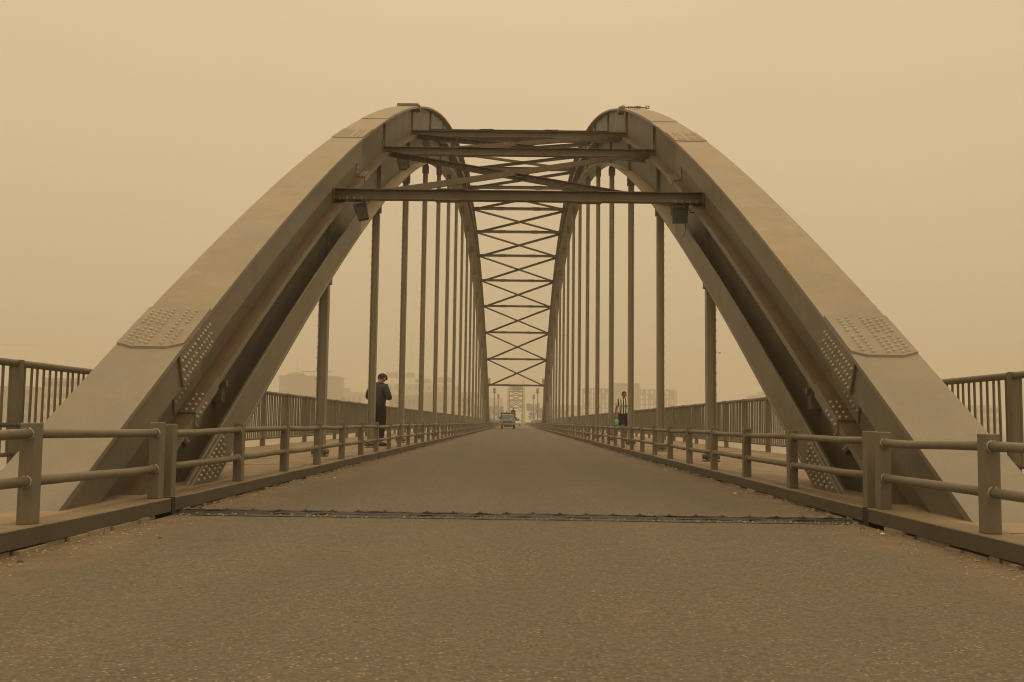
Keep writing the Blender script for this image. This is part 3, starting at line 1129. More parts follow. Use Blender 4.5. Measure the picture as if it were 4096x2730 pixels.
# ------------------------------------------------------------------ grit along the kerbs
random.seed(77)
gr = MB()
for i in range(5200):
    s = random.choice((-1, 1))
    y = 3.0 + 34 * random.random() ** 1.7
    q = abs(random.gauss(0, 0.22))
    x = s * (XK - 0.012 - q)
    if abs(x) < 1.2:
        continue
    r_ = random.choice((0.003, 0.004, 0.005, 0.006, 0.009, 0.013)) * (1 if q < 0.25 else 0.75)
    z = ROAD_Z + zapp(y)
    a = random.uniform(0, 6.28)
    p = []
    for k in range(4):
        t = a + k * PI / 2
        p.append((x + r_ * math.cos(t) * random.uniform(0.7, 1.4), y + r_ * math.sin(t) * random.uniform(0.7, 1.4), z + random.uniform(0, r_ * 0.3)))
    p.append((x, y, z + r_ * random.uniform(0.6, 1.1)))
    gr.add(p, [(0, 1, 4), (1, 2, 4), (2, 3, 4), (3, 0, 4)])
for i in range(900):
    x = random.uniform(-2.75, 2.75)
    y = YJ + 0.12 - 0.014 * x + random.choice((-0.2, -0.14, 0.0, 0.16, 0.2)) + random.gauss(0, 0.03)
    r_ = random.choice((0.004, 0.006, 0.008, 0.012))
    p = []
    for k in range(4):
        t = k * PI / 2 + random.random()
        p.append((x + r_ * math.cos(t) * random.uniform(0.7, 1.4), y + r_ * math.sin(t), ROAD_Z + random.uniform(0.004, 0.012)))
    p.append((x, y, ROAD_Z + 0.012 + r_))
    gr.add(p, [(0, 1, 4), (1, 2, 4), (2, 3, 4), (3, 0, 4)])
tag(gr.build('gravel', concrete('grit', (0.24, 0.175, 0.11), (0.38, 0.29, 0.19))), 'loose grit and sand blown along both kerbs', 'grit', kind='stuff')
M_LITTER = plain('paper_scrap', (0.72, 0.68, 0.58), 0.8)
lit = [(-2.45, 13.2, 'pale paper scrap on the road by the left kerb'), (2.52, 11.2, 'small white scrap on the road just beyond the joint by right kerb'),
       (2.55, 16.6, 'tiny white pebble of litter farther along the right kerb'), (2.68, 7.15, 'pale scrap lying in the sand by the right kerb before the joint')]
for (x, y, lb) in lit:
    mb = MB()
    mb.add([(-0.03, -0.02, 0.003), (0.03, -0.025, 0.006), (0.035, 0.02, 0.014), (-0.02, 0.03, 0.006), (0.0, 0.0, 0.022)], [(0, 1, 4), (1, 2, 4), (2, 3, 4), (3, 0, 4)])
    tag(mb.build('paper_scrap', M_LITTER, None, loc=(x, y, ROAD_Z + zapp(y) + 0.001)), lb, 'litter', 'scraps of litter along the kerbs').scale = (0.55, 0.4, 0.6)
for (x, y, r_, lb) in ((-2.3, 6.35, 0.014, 'dark pebble on the sandy road edge before the joint on the left'), (-2.62, 5.2, 0.018, 'dark pebble nearest the camera by the left kerb'), (2.66, 7.5, 0.02, 'reddish stone lying at the right end of the joint')):
    mb = MB().dome((0, 0, 0), (0, 0, 1), r_, r_ * 0.8, 7)
    tag(mb.build('pebble', plain('dark_stone', (0.08, 0.06, 0.045), 0.8), None, True, loc=(x, y, ROAD_Z + zapp(y))), lb, 'pebble', 'loose pebbles at the road edges')


# ------------------------------------------------------------------ people
def skin_mesh(name, pts, edges, rad, mat, sub=2):
    me = bpy.data.meshes.new(name + '_cage')
    me.from_pydata([tuple(p) for p in pts], edges, [])
    o = bpy.data.objects.new(name + '_cage', me)
    COL.objects.link(o)
    sk = o.modifiers.new('skin', 'SKIN')
    sk.use_smooth_shade = True
    sv = me.skin_vertices[0].data
    for i, r_ in enumerate(rad):
        sv[i].radius = tuple(q * 1.2 for q in r_) if isinstance(r_, tuple) else (r_ * 1.2, r_ * 1.2)
        sv[i].use_root = (i == 0)
    ss = o.modifiers.new('sub', 'SUBSURF'); ss.levels = sub; ss.render_levels = sub
    dg = bpy.context.evaluated_depsgraph_get()
    ev = o.evaluated_get(dg)
    nm = bpy.data.meshes.new_from_object(ev)
    nm.name = name
    bpy.data.objects.remove(o)
    bpy.data.meshes.remove(me)
    nm.materials.clear()
    nm.materials.append(mat)
    for p in nm.polygons:
        p.use_smooth = True
    return nm


def chain(pts, edges, rad, start, items):
    """append a chain of (point, radius) hanging off vertex index start"""
    last = start
    for p, r_ in items:
        pts.append(p); rad.append(r_)
        edges.append((last, len(pts) - 1))
        last = len(pts) - 1
    return last


M_SKIN = plain('skin', (0.30, 0.165, 0.10), 0.55)
M_HAIR = plain('black_hair', (0.014, 0.012, 0.011), 0.6)
M_JACKET = plain('dark_denim', (0.038, 0.041, 0.050), 0.85, 0.35, 14)
M_TROUSER = plain('black_trousers', (0.009, 0.0095, 0.011), 0.85, 0.3, 10)
M_SHOE = plain('dark_shoes', (0.03, 0.028, 0.03), 0.6)
M_EYE = plain('eye_dark', (0.02, 0.015, 0.012), 0.3)


def hand(mb, wrist, d, side_v, curl):
    """palm, four fingers and a thumb as tapered tubes; d points to the fingertips"""
    d = Vector(d).normalized()
    sv_ = Vector(side_v).normalized()
    nrm = d.cross(sv_).normalized()
    wv = Vector(wrist)
    pc = wv + d * 0.085
    mb.tube([wv - d * 0.02, wv + d * 0.02, pc - d * 0.02, pc], [0.026, 0.032, 0.040, 0.034], 8)
    for k, ln in enumerate((0.072, 0.082, 0.077, 0.06)):
        b = pc + sv_ * (0.030 - 0.020 * k) - d * 0.008
        p1 = b + d * ln * 0.45 + nrm * curl * 0.25 * ln
        p2 = p1 + d * ln * 0.25 + nrm * curl * 0.6 * ln
        p3 = p2 + d * ln * 0.05 + nrm * curl * 0.5 * ln
        mb.tube([b, p1, p2, p3], [0.0095, 0.009, 0.0085, 0.006], 6)
    b = wv + d * 0.035 + sv_ * 0.03
    mb.tube([b, b + d * 0.03 + sv_ * 0.022, b + d * 0.06 + sv_ * 0.026 + nrm * curl * 0.02], [0.012, 0.0105, 0.007], 6)


def person(name, loc, rz, label, cfg, H=1.8):
    """standing figure facing local -Y; cfg gives joints and clothes"""
    k = H / 1.8
    root = empty(name, loc, rz, label, 'person')
    root.scale = (k * cfg.get('wide', 1.0), k * cfg.get('wide', 1.0), k)
    lean = cfg.get('lean', 0.0)
    hd = Vector(cfg.get('head', (0, -0.02, 1.67)))
    nk = Vector(cfg.get('neck', (0, 0.0, 1.53)))
    ch = Vector(cfg.get('chest', (0, 0.0, 1.36)))
    wa = Vector((0, 0.0, 1.12))
    pe = Vector((0, 0.0, 0.97))
    sh = cfg.get('sh', 0.185)
    feet = cfg.get('feet', ((0.11, 0.0), (-0.11, 0.0)))
    knees = cfg.get('knees', ((0.10, -0.02), (-0.10, -0.02)))
    toe = cfg.get('toe', ((0.02, -0.17), (-0.02, -0.17)))
    pts, ed, rad = [pe], [], [(0.14, 0.105)]
    i_w = chain(pts, ed, rad, 0, [(wa, (0.135, 0.095))])
    i_c = chain(pts, ed, rad, i_w, [(ch, (0.16, 0.11))])
    i_n = chain(pts, ed, rad, i_c, [(nk - Vector((0, 0, 0.045)), (0.10, 0.08)), (nk, 0.046)])
    up = (hd - nk).normalized()
    fw0 = Vector(cfg.get('face', (0, -1, 0))).normalized()
    i_h = chain(pts, ed, rad, i_n, [(hd - up * 0.085 + fw0 * 0.012, (0.046, 0.055)), (hd - up * 0.045 + fw0 * 0.008, (0.062, 0.072)), (hd, (0.070, 0.084)), (hd + up * 0.05, (0.067, 0.081)), (hd + up * 0.085, (0.046, 0.055))])
    arms = cfg['arms']
    for s, (el, wr) in zip((1, -1), arms):
        shp = Vector((s * sh, ch.y + 0.005, nk.z - 0.085))
        a = chain(pts, ed, rad, i_c, [(shp, 0.058), (shp.lerp(Vector(el), 0.5), 0.047), (Vector(el), 0.040), (Vector(el).lerp(Vector(wr), 0.4), 0.040), (Vector(wr), 0.027)])
    for s, kn, ft, te in zip((1, -1), knees, feet, toe):
        hip = Vector((s * 0.095, 0.0, 0.90))
        knv = Vector((kn[0], kn[1], 0.50))
        an = Vector((ft[0], ft[1] + 0.03, 0.085))
        chain(pts, ed, rad, 0, [(hip, 0.088), (hip.lerp(knv, 0.5), 0.075), (knv, 0.055), (knv.lerp(an, 0.35) + Vector((0, 0.015, 0)), 0.054), (an, 0.036), (an + Vector((te[0] * 0.6, te[1] * 0.45, -0.04)), 0.036), (an + Vector((te[0], te[1], -0.055)), 0.026)])
    def thin(k_, r_):
        q = 0.74 if pts[k_].z > 0.94 and pts[k_].z < nk.z - 0.03 and (cfg['sleeve'] == 'long' or abs(pts[k_].x) < 0.22) else 1.0
        if pts[k_].z <= 0.94 and (cfg['legs'] == 'long' and pts[k_].z > 0.12 or pts[k_].z > 0.55):
            q = 0.78
        if (pts[k_] - Vector(arms[0][1])).length < 0.02 or (pts[k_] - Vector(arms[1][1])).length < 0.02:
            q = 1.0
        return tuple(c_ * q for c_ in r_) if isinstance(r_, tuple) else r_ * q
    body = skin_mesh('body', pts, ed, [thin(k_, r_) for k_, r_ in enumerate(rad)], M_SKIN)
    hb = MB()
    for s, (el, wr), hc in zip((1, -1), arms, cfg.get('hands', ((0.3, None), (0.3, None)))):
        d = (Vector(wr) - Vector(el)).normalized()
        if hc[1]:
            d = Vector(hc[1])
        sv_ = Vector((0, -1, 0)) if abs(d.y) < 0.7 else Vector((-s, 0, 0))
        sv_ = (sv_ - d * sv_.dot(d)).normalized()
        hand(hb, wr, d, sv_, hc[0])
    # nose and ears belong to the same body mesh
    fwd = Vector(cfg.get('face', (0, -1, 0))).normalized()
    lat = fwd.cross(up).normalized()
    hb.tube([hd + fwd * 0.08 + up * 0.005, hd + fwd * 0.105 - up * 0.022, hd + fwd * 0.085 - up * 0.03], [0.008, 0.014, 0.008], 6)
    for s in (-1, 1):
        e0 = hd + lat * (s * 0.080) - up * 0.005 - fwd * 0.005
        hb.tube([e0 + up * 0.03, e0 + lat * s * 0.016 + up * 0.012 - fwd * 0.014, e0 - up * 0.028], [0.006, 0.012, 0.007], 6)
    bm = bmesh.new()
    bm.from_mesh(body)
    tmp = hb.mesh('tmp', None, True)
    bm.from_mesh(tmp)
    bm.to_mesh(body)
    bm.free()
    bpy.data.meshes.remove(tmp)
    for p in body.polygons:
        p.use_smooth = True
    put('body', body, root)
    ey = MB()
    for s in (-1, 1):
        ey.dome(hd + fwd * 0.082 + lat * (s * 0.032) + up * 0.012, fwd, 0.012, 0.006, 6)
        ey.obox(Matrix.Translation(hd + fwd * 0.088 + lat * (s * 0.032) + up * 0.034), -0.019, 0.019, -0.004, 0.004, -0.004, 0.004)
    ey.obox(Matrix.Translation(hd + fwd * 0.079 - up * 0.055), -0.022, 0.022, -0.005, 0.004, -0.004, 0.003)
    ey.build('eyes_and_mouth', M_EYE, root)
    # hair shell
    hm = bmesh.new()
    bmesh.ops.create_uvsphere(hm, u_segments=18, v_segments=12, radius=1.0)
    for v_ in list(hm.verts):
        pass
    q = Vector((0, 0, 1)).rotation_difference(up).to_matrix()
    rmv = []
    hl = cfg.get('hairline', 0.18)
    for v_ in hm.verts:
        p = v_.co.copy()
        frontal = -p.y
        lim = hl + (0.25 if frontal > 0.35 else (-0.75 if frontal < -0.2 else -0.2))
        if p.z < lim:
            rmv.append(v_)
    bmesh.ops.delete(hm, geom=rmv, context='VERTS')
    rotz = Matrix.Rotation(math.atan2(fwd.x, -fwd.y), 3, 'Z')
    hc = hd + up * 0.018
    for v_ in hm.verts:
        p = v_.co
        p2 = Vector((p.x * 0.093, p.y * 0.110, p.z * 0.106)) * random.uniform(0.985, 1.03)
        v_.co = q @ (rotz @ p2) + hc
    hme = bpy.data.meshes.new('hair')
    hm.to_mesh(hme); hm.free()
    for p in hme.polygons: p.use_smooth = True
    hme.materials.append(cfg.get('hair_mat', M_HAIR))
    put(cfg.get('hair_name', 'hair'), hme, root)

    # garments
    def garment(nm_, mat, top, arm_cover, hem):
        p2, e2, r2 = [pe + Vector((0, 0, hem - 0.05))], [], [(0.172, 0.125)]
        chain(p2, e2, r2, 0, [])
        a_w = chain(p2, e2, r2, 0, [(wa, (0.158, 0.116))])
        a_c = chain(p2, e2, r2, a_w, [(ch, (0.182, 0.13))])
        chain(p2, e2, r2, a_c, [(nk - Vector((0, 0, 0.055)), (0.125, 0.095)), (nk + Vector((0, 0, 0.018)), (0.066, 0.064))])
        for s, (el, wr) in zip((1, -1), arms):
            shp = Vector((s * (sh - 0.004), ch.y + 0.005, nk.z - 0.078))
            elv, wrv = Vector(el), Vector(wr)
            full = [(shp, 0.075), (shp.lerp(elv, 0.5), 0.064), (elv, 0.056), (elv.lerp(wrv, 0.5), 0.05), (elv.lerp(wrv, 0.93), 0.04)]
            chain(p2, e2, r2, a_c, full[:5] if arm_cover == 'long' else [full[0], (shp.lerp(elv, 0.45), 0.072), (shp.lerp(elv, 0.72), 0.07)])
        put(nm_, skin_mesh(nm_, p2, e2, r2, mat), root)

    garment(cfg['top_name'], cfg['top_mat'], None, cfg['sleeve'], cfg.get('hem', -0.02))
    p3, e3, r3 = [pe + Vector((0, 0, 0.0))], [], [(0.150, 0.112)]
    chain(p3, e3, r3, 0, [(pe + Vector((0, 0, 0.13)), (0.142, 0.104))])
    for s, kn, ft in zip((1, -1), knees, feet):
        hip = Vector((s * 0.095, 0.0, 0.89))
        knv = Vector((kn[0], kn[1], 0.50))
        an = Vector((ft[0], ft[1] + 0.03, 0.09))
        if cfg['legs'] == 'long':
            chain(p3, e3, r3, 0, [(hip, 0.105), (hip.lerp(knv, 0.5), 0.092), (knv, 0.075), (knv.lerp(an, 0.5), 0.068), (an + Vector((0, 0, 0.01)), 0.062)])
        else:
            chain(p3, e3, r3, 0, [(hip, 0.115), (hip.lerp(knv, 0.5), 0.105), (hip.lerp(knv, 0.95), 0.098)])
    put(cfg['leg_name'], skin_mesh(cfg['leg_name'], p3, e3, r3, cfg['leg_mat']), root)
    for s, ft, te in zip((1, -1), feet, toe):
        an = Vector((ft[0], ft[1] + 0.03, 0.0))
        sp_, se, sr = [an + Vector((0, 0.045, 0.045))], [], [(0.042, 0.042)]
        chain(sp_, se, sr, 0, [(an + Vector((te[0] * 0.3, te[1] * 0.3, 0.052)), 0.05), (an + Vector((te[0] * 0.8, te[1] * 0.8, 0.04)), (0.05, 0.038)), (an + Vector((te[0] * 1.15, te[1] * 1.15, 0.033)), (0.036, 0.028))])
        put('shoe', skin_mesh('shoe', sp_, se, sr, M_SHOE), root)
    return root, hd, up, fwd, lat


# the man by the second hanger: back turned, head bowed over what he holds
cfgA = dict(wide=1.15, head=(0.0, -0.13, 1.645), neck=(0, -0.03, 1.53), chest=(0, 0.0, 1.36), face=(0, -0.88, -0.47), sh=0.19,
            arms=(((0.295, -0.03, 1.16), (0.07, -0.25, 1.24)), ((-0.30, 0.0, 1.15), (-0.06, -0.25, 1.22))),
            hands=((0.7, (-0.5, -0.75, 0.25)), (0.7, (0.5, -0.75, 0.25))),
            feet=((0.10, 0.0), (-0.11, 0.02)), knees=((0.10, -0.015), (-0.105, -0.01)), toe=((0.05, -0.16), (-0.05, -0.16)),
            top_name='jacket', top_mat=M_JACKET, sleeve='long', hem=0.0, legs='long', leg_name='trousers', leg_mat=M_TROUSER, hairline=0.0)
manA, hd, up, fwd, lat = person('person', (-3.53, 24.75, 0.0), R(180 - 28), 'person in a dark denim jacket and black cap bowing his head beside a hanger', cfgA, 1.88)
cp = bmesh.new()
bmesh.ops.create_uvsphere(cp, u_segments=18, v_segments=12, radius=1.0)
bmesh.ops.delete(cp, geom=[v_ for v_ in cp.verts if v_.co.z < (0.05 if v_.co.y < 0 else 0.05 - 0.75 * v_.co.y)], context='VERTS')
q = Vector((0, 0, 1)).rotation_difference(up).to_matrix()
for v_ in cp.verts:
    v_.co = q @ Vector((v_.co.x * 0.104, v_.co.y * 0.124, v_.co.z * 0.12)) + hd + up * 0.022
cme = bpy.data.meshes.new('cap'); cp.to_mesh(cme); cp.free()
cme.materials.append(plain('cap_cloth', (0.016, 0.016, 0.018), 0.8))
for p in cme.polygons: p.use_smooth = True
put('cap', cme, manA)
mb = MB()
mb.tube([hd + lat * 0.083 + up * 0.03 - fwd * 0.02, hd + lat * 0.094 - up * 0.01 - fwd * 0.024, hd + lat * 0.083 - up * 0.035 + fwd * 0.0, hd + lat * 0.06 - up * 0.05 + fwd * 0.055], 0.0075, 6)
mb.tube([hd - lat * 0.083 + up * 0.03 - fwd * 0.02, hd - lat * 0.094 - up * 0.01 - fwd * 0.024, hd - lat * 0.083 - up * 0.035 + fwd * 0.0, hd - lat * 0.06 - up * 0.05 + fwd * 0.055], 0.0075, 6)
mb.build('mask_strap', plain('white_strap', (0.75, 0.73, 0.68), 0.7), manA)
phone = MB()
phone.box(-0.036, 0.036, -0.078, 0.078, -0.004, 0.004)
po = phone.build('phone', M_BLACK, None)
po.matrix_world = Matrix.Translation((-3.53, 24.75, 0)) @ Matrix.Rotation(R(180 - 28), 4, 'Z') @ Matrix.Translation((0.0, -0.36, 1.36)) @ Matrix.Rotation(R(-40), 4, 'X')
tag(po, 'small dark phone held in both hands by the man in the denim jacket', 'phone')

# striped jersey
m, N, L, B = newmat('striped_jersey')
v = mapped(N, L)
sx = N.new('ShaderNodeSeparateXYZ'); L.new(v, sx.inputs[0])
mt = N.new('ShaderNodeMath'); mt.operation = 'MULTIPLY_ADD'; L.new(sx.outputs['X'], mt.inputs[0]); mt.inputs[1].default_value = 11.5; mt.inputs[2].default_value = 0.28
fr_ = N.new('ShaderNodeMath'); fr_.operation = 'FRACT'; L.new(mt.outputs[0], fr_.inputs[0])
gt = N.new('ShaderNodeMath'); gt.operation = 'GREATER_THAN'; L.new(fr_.outputs[0], gt.inputs[0]); gt.inputs[1].default_value = 0.54
c = mixc(N, L, gt.outputs[0], (0.86, 0.83, 0.76), (0.014, 0.013, 0.013))
L.new(c, B.inputs['Base Color']); B.inputs['Roughness'].default_value = 0.8
M_JERSEY = m
cfgB = dict(head=(0.0, -0.025, 1.672), face=(0, -1, -0.05), sh=0.19,
            arms=(((0.255, 0.03, 1.17), (0.27, -0.05, 0.93)), ((-0.27, 0.02, 1.17), (-0.30, -0.06, 0.92))),
            hands=((0.5, None), (0.6, None)),
            feet=((0.10, 0.18), (-0.10, -0.20)), knees=((0.10, 0.03), (-0.10, -0.13)), toe=((0.02, -0.16), (-0.02, -0.17)),
            top_name='jersey', top_mat=M_JERSEY, sleeve='short', hem=-0.04, legs='short', leg_name='shorts', leg_mat=M_TROUSER, hairline=0.30)
manB, hd, up, fwd, lat = person('person', (3.93, 35.3, 0.0), R(6), 'person in a black and white striped jersey and black shorts walking towards us', cfgB, 1.82)
mb = MB()
for i in range(9):
    x = -0.105 + i * 0.026
    mb.box(x, x + (0.019 if i % 3 else 0.012), -0.158, -0.140, 1.235 + (0.012 if i % 2 else 0), 1.30)
mb.build('chest_print', plain('blue_grey_print', (0.13, 0.15, 0.18), 0.7), manB)
for s in (-1, 1):
    pass
bag_pts = []
bm = bmesh.new()
bmesh.ops.create_icosphere(bm, subdivisions=3, radius=1.0)
random.seed(5)
for v_ in bm.verts:
    p = v_.co
    t = (p.z + 1) / 2
    wd = (0.45 + 0.75 * math.sin(PI * min(1, t * 0.85))) * (1.0 if t < 0.9 else 0.5)
    wr = 1 + 0.18 * math.sin(7 * p.x + 5 * p.z) * math.cos(6 * p.y + 3 * p.z) + random.uniform(-0.05, 0.05)
    v_.co = Vector((p.x * 0.088 * wd * wr, p.y * 0.07 * wd * wr, p.z * 0.18 - 0.17))
bme = bpy.data.meshes.new('plastic_bag'); bm.to_mesh(bme); bm.free()
bme.materials.append(plain('green_plastic', (0.13, 0.42, 0.20), 0.4, 0.3, 22))
for p in bme.polygons: p.use_smooth = True
wrist = Matrix.Translation((3.93, 35.3, 0)) @ Matrix.Rotation(R(6), 4, 'Z') @ Matrix.Scale(1.82 / 1.8, 4) @ Vector((-0.31, -0.10, 0.815))
tag(put('plastic_bag', bme, None, wrist), 'crumpled green plastic bag hanging from the hand of the man in stripes', 'bag')

# ------------------------------------------------------------------ the blue pickup and the car behind it
M_BLUE = plain('faded_blue_paint', (0.155, 0.205, 0.225), 0.42, 0.12, 3)
M_DGREY = plain('dark_truck_body', (0.045, 0.042, 0.038), 0.6)
M_CHROME = plain('dull_chrome', (0.35, 0.33, 0.29), 0.3, 0.1, 8, 0.6)
M_TYRE = plain('tyre_rubber', (0.022, 0.020, 0.018), 0.85)
M_WIND = plain('windshield_glass', (0.022, 0.02, 0.017), 0.2)
M_LAMPG = plain('headlamp_glass', (0.40, 0.36, 0.27), 0.15)
M_WHITEP = plain('white_car_paint', (0.55, 0.53, 0.48), 0.35)
TX, TY = -0.89, 110.6
tr = empty('pickup_truck', (TX, TY, ROAD_Z), R(0.5), 'blue fronted pickup truck with a dark slatted load bed driving towards us', 'truck')
mb = MB()
mb.prism([(-0.05, 0.52), (0.0, 0.98), (0.70, 1.08), (2.2, 1.10), (2.25, 0.42), (0.1, 0.42)], 0, -0.80, 0.80)
mb.build('cab', M_BLUE, tr, bevel=0.05)
mb = MB()
gh = []
for (hw, y0_, y1_, z_) in ((0.77, 0.73, 2.18, 1.085), (0.66, 1.12, 2.10, 1.62), (0.60, 1.26, 2.0, 1.67)):
    gh += [(-hw, y0_, z_), (hw, y0_, z_), (hw, y1_, z_), (-hw, y1_, z_)]
gf = [(8, 9, 10, 11), (3, 2, 1, 0)]
for r_ in (0, 4):
    for q in range(4):
        gf.append((r_ + q, r_ + (q + 1) % 4, r_ + 4 + (q + 1) % 4, r_ + 4 + q))
mb.add(gh, gf).build('cab_roof', M_BLUE, tr, bevel=0.03)
mb = MB(); mb.prism([(-0.075, 0.50), (-0.055, 0.62), (-0.015, 0.62), (-0.03, 0.50)], 0, -0.84, 0.84); mb.build('bumper', M_CHROME, tr, bevel=0.01)
mb = MB(); mb.box(-0.50, 0.50, -0.062, -0.015, 0.68, 0.90)
gq = mb.build('grille', M_DGREY, tr)
for i in range(5):
    MB().box(-0.48, 0.48, -0.075, -0.0625, 0.695 + i * 0.042, 0.707 + i * 0.042).build('slat', M_CHROME, gq)
for s in (-1, 1):
    mb = MB().tube([(s * 0.65, -0.075, 0.80), (s * 0.65, 0.05, 0.80)], 0.105, 14); hl_ = mb.build('headlight', M_CHROME, tr)
    MB().dome((s * 0.65, -0.075, 0.80), (0, -1, 0), 0.088, 0.03, 12).build('lens', M_LAMPG, hl_, True)
    MB().box(s * 0.65 - 0.07, s * 0.65 + 0.07, -0.085, -0.02, 0.645, 0.69).build('indicator', plain('amber_lens', (0.5, 0.25, 0.06), 0.3), tr)
    MB().box(*sorted((s * 0.84, s * 1.0)), 0.95, 1.0, 1.12, 1.36).build('mirror', M_BLACK, tr, bevel=0.01)
    for yy in (0.42, 3.15):
        wq = MB().tube([(s * 0.56, yy, 0.34), (s * 0.80, yy, 0.34)], 0.34, 20).build('wheel', M_TYRE, tr, bevel=0.03)
        MB().tube([(s * 0.70, yy, 0.34), (s * 0.81, yy, 0.34)], 0.19, 14).build('rim', M_CHROME, wq)
    MB().prism([(0.05, 0.42), (0.1, 0.72), (0.75, 0.72), (0.8, 0.42)], 0, s * 0.80, s * 0.845).build('fender', M_BLUE, tr, bevel=0.02)
mb = MB()
nrm = Vector((0, -0.53, 0.40)).normalized()
ws = [(-0.70, 0.755, 1.115), (0.70, 0.755, 1.115), (0.63, 1.10, 1.575), (-0.63, 1.10, 1.575)]
mb.add([Vector(p) + nrm * 0.012 for p in ws] + [Vector(p) - nrm * 0.02 for p in ws], [(0, 1, 2, 3), (4, 7, 6, 5), (0, 4, 5, 1), (1, 5, 6, 2), (2, 6, 7, 3), (3, 7, 4, 0)])
wsh = mb.build('windshield', M_WIND, tr)
mb = MB().obox(Matrix.Translation((0.42, 0.80, 1.175)) @ Matrix.Rotation(R(-37), 4, 'X'), -0.11, 0.11, -0.006, 0.006, -0.03, 0.03)
mb.build('sticker', M_LITTER, tr, loc=(0, -0.03, 0.02))
MB().box(-0.26, 0.26, -0.082, -0.076, 0.51, 0.60).build('number_plate', plain('plate_white', (0.4, 0.36, 0.28), 0.5), tr)
mb = MB(); mb.box(-0.45, 0.45, 0.1, 3.2, 0.22, 0.42); mb.build('chassis', M_DGREY, tr)
bed = MB()
bed.box(-0.86, 0.86, 2.32, 4.3, 0.62, 0.70)
bd = bed.build('load_bed', M_DGREY, tr)
for s in (-1, 1):
    for i in range(6):
        MB().box(*sorted((s * 0.82, s * 0.87)), 2.32, 4.3, 0.74 + 0.19 * i, 0.90 + 0.19 * i).build('slat', M_DGREY, bd)
    for yy in (2.36, 3.3, 4.25):
        MB().box(*sorted((s * 0.77, s * 0.815)), yy - 0.03, yy + 0.03, 0.70, 1.98).build('stake', M_DGREY, bd)
for i in range(6):
    MB().box(-0.815, 0.815, 2.30, 2.345, 0.74 + 0.19 * i, 0.90 + 0.19 * i).build('slat', M_DGREY, bd)
MB().box(-0.87, 0.87, 2.28, 2.35, 1.88, 1.93).build('top_bar', M_CHROME, bd)

cfgC = dict(head=(0.0, -0.025, 1.672), face=(0, -1, -0.05), sh=0.19,
            arms=(((0.255, 0.03, 1.17), (0.24, -0.15, 1.0)), ((-0.27, 0.02, 1.17), (-0.22, -0.15, 1.0))),
            top_name='shirt', top_mat=plain('dark_brown_shirt', (0.035, 0.026, 0.02), 0.85), sleeve='short', legs='long', leg_name='trousers', leg_mat=M_TROUSER, hairline=0.25)
person('person', (TX + 0.58, TY + 2.75, ROAD_Z + 0.705), R(20), 'person in a dark shirt standing up in the bed of the truck', cfgC, 1.76)
person('person', (TX - 0.20, TY + 2.95, ROAD_Z + 0.705), R(-10), 'person whose dark haired head just shows over the truck cab', cfgC, 1.33)

car = empty('white_car', (0.02, 176.0, ROAD_Z + 0.0), R(-1), 'white car half hidden behind the blue truck', 'car')
mb = MB()
mb.prism([(0, 0.35), (0.02, 0.72), (0.15, 0.82), (1.0, 0.95), (1.75, 1.48), (3.2, 1.50), (3.9, 1.0), (4.3, 0.95), (4.35, 0.35)], 0, -0.80, 0.80)
mb.build('body', M_WHITEP, car, bevel=0.06)
mb = MB(); mb.add([(-0.68, 1.02, 0.99), (0.68, 1.02, 0.99), (0.6, 1.70, 1.455), (-0.6, 1.70, 1.455), (-0.68, 1.06, 0.96), (0.68, 1.06, 0.96), (0.6, 1.74, 1.43), (-0.6, 1.74, 1.43)], [(0, 1, 2, 3), (4, 7, 6, 5), (0, 4, 5, 1), (1, 5, 6, 2), (2, 6, 7, 3), (3, 7, 4, 0)])
mb.build('windshield', M_WIND, car)
for s in (-1, 1):
    MB().dome((s * 0.58, 0.0, 0.66), (0, -1, 0), 0.11, 0.05, 10).build('headlight', M_LAMPG, car, True)
    MB().box(*sorted((s * 0.81, s * 0.98)), 1.1, 1.2, 0.98, 1.12).build('mirror', M_BLACK, car)
    for yy in (0.75, 3.4):
        MB().tube([(s * 0.58, yy, 0.31), (s * 0.81, yy, 0.31)], 0.31, 16).build('wheel', M_TYRE, car)
MB().box(-0.75, 0.75, -0.04, 0.03, 0.36, 0.5).build('bumper', M_DGREY, car)

# ------------------------------------------------------------------ lamp posts beyond the arch
M_POLE = plain('lamp_pole_paint', (0.19, 0.17, 0.135), 0.5)
M_GLOBE = plain('lamp_head_glass', (0.26, 0.23, 0.18), 0.35)
lp = empty('street_lamp', (0, 0, 0), 0, 'x', 'street lamp', 'tall lamp posts beyond the arch')
MB().tube([(0, 0, 0), (0, 0, 0.9), (0, 0, 1.6)], [0.75, 0.42, 0.20], 14).build('base', M_POLE, lp)
MB().tube([(0, 0, 1.55), (0, 0, 9.0), (0, 0, 9.5)], [0.20, 0.15, 0.15], 12).build('pole', M_POLE, lp, True)
MB().tube([(0, 0, 9.25), (0, 0, 9.5), (0, 0, 9.62), (0, 0, 9.75)], [0.25, 0.58, 0.58, 0.30], 14).build('collar', M_POLE, lp)
MB().tube([(0, 0, 9.75), (0, 0, 10.1), (0, 0, 10.6), (0, 0, 10.85), (0, 0, 10.95)], [0.30, 0.44, 0.48, 0.40, 0.12], 14).build('lantern', M_GLOBE, lp, True)
for k_ in range(4):
    t = k_ * PI / 2 + 0.4
    MB().box(0.36 * math.cos(t) - 0.09, 0.36 * math.cos(t) + 0.09, 0.36 * math.sin(t) - 0.09, 0.36 * math.sin(t) + 0.09, 9.8, 10.4).build('lamp_head', M_POLE, lp)
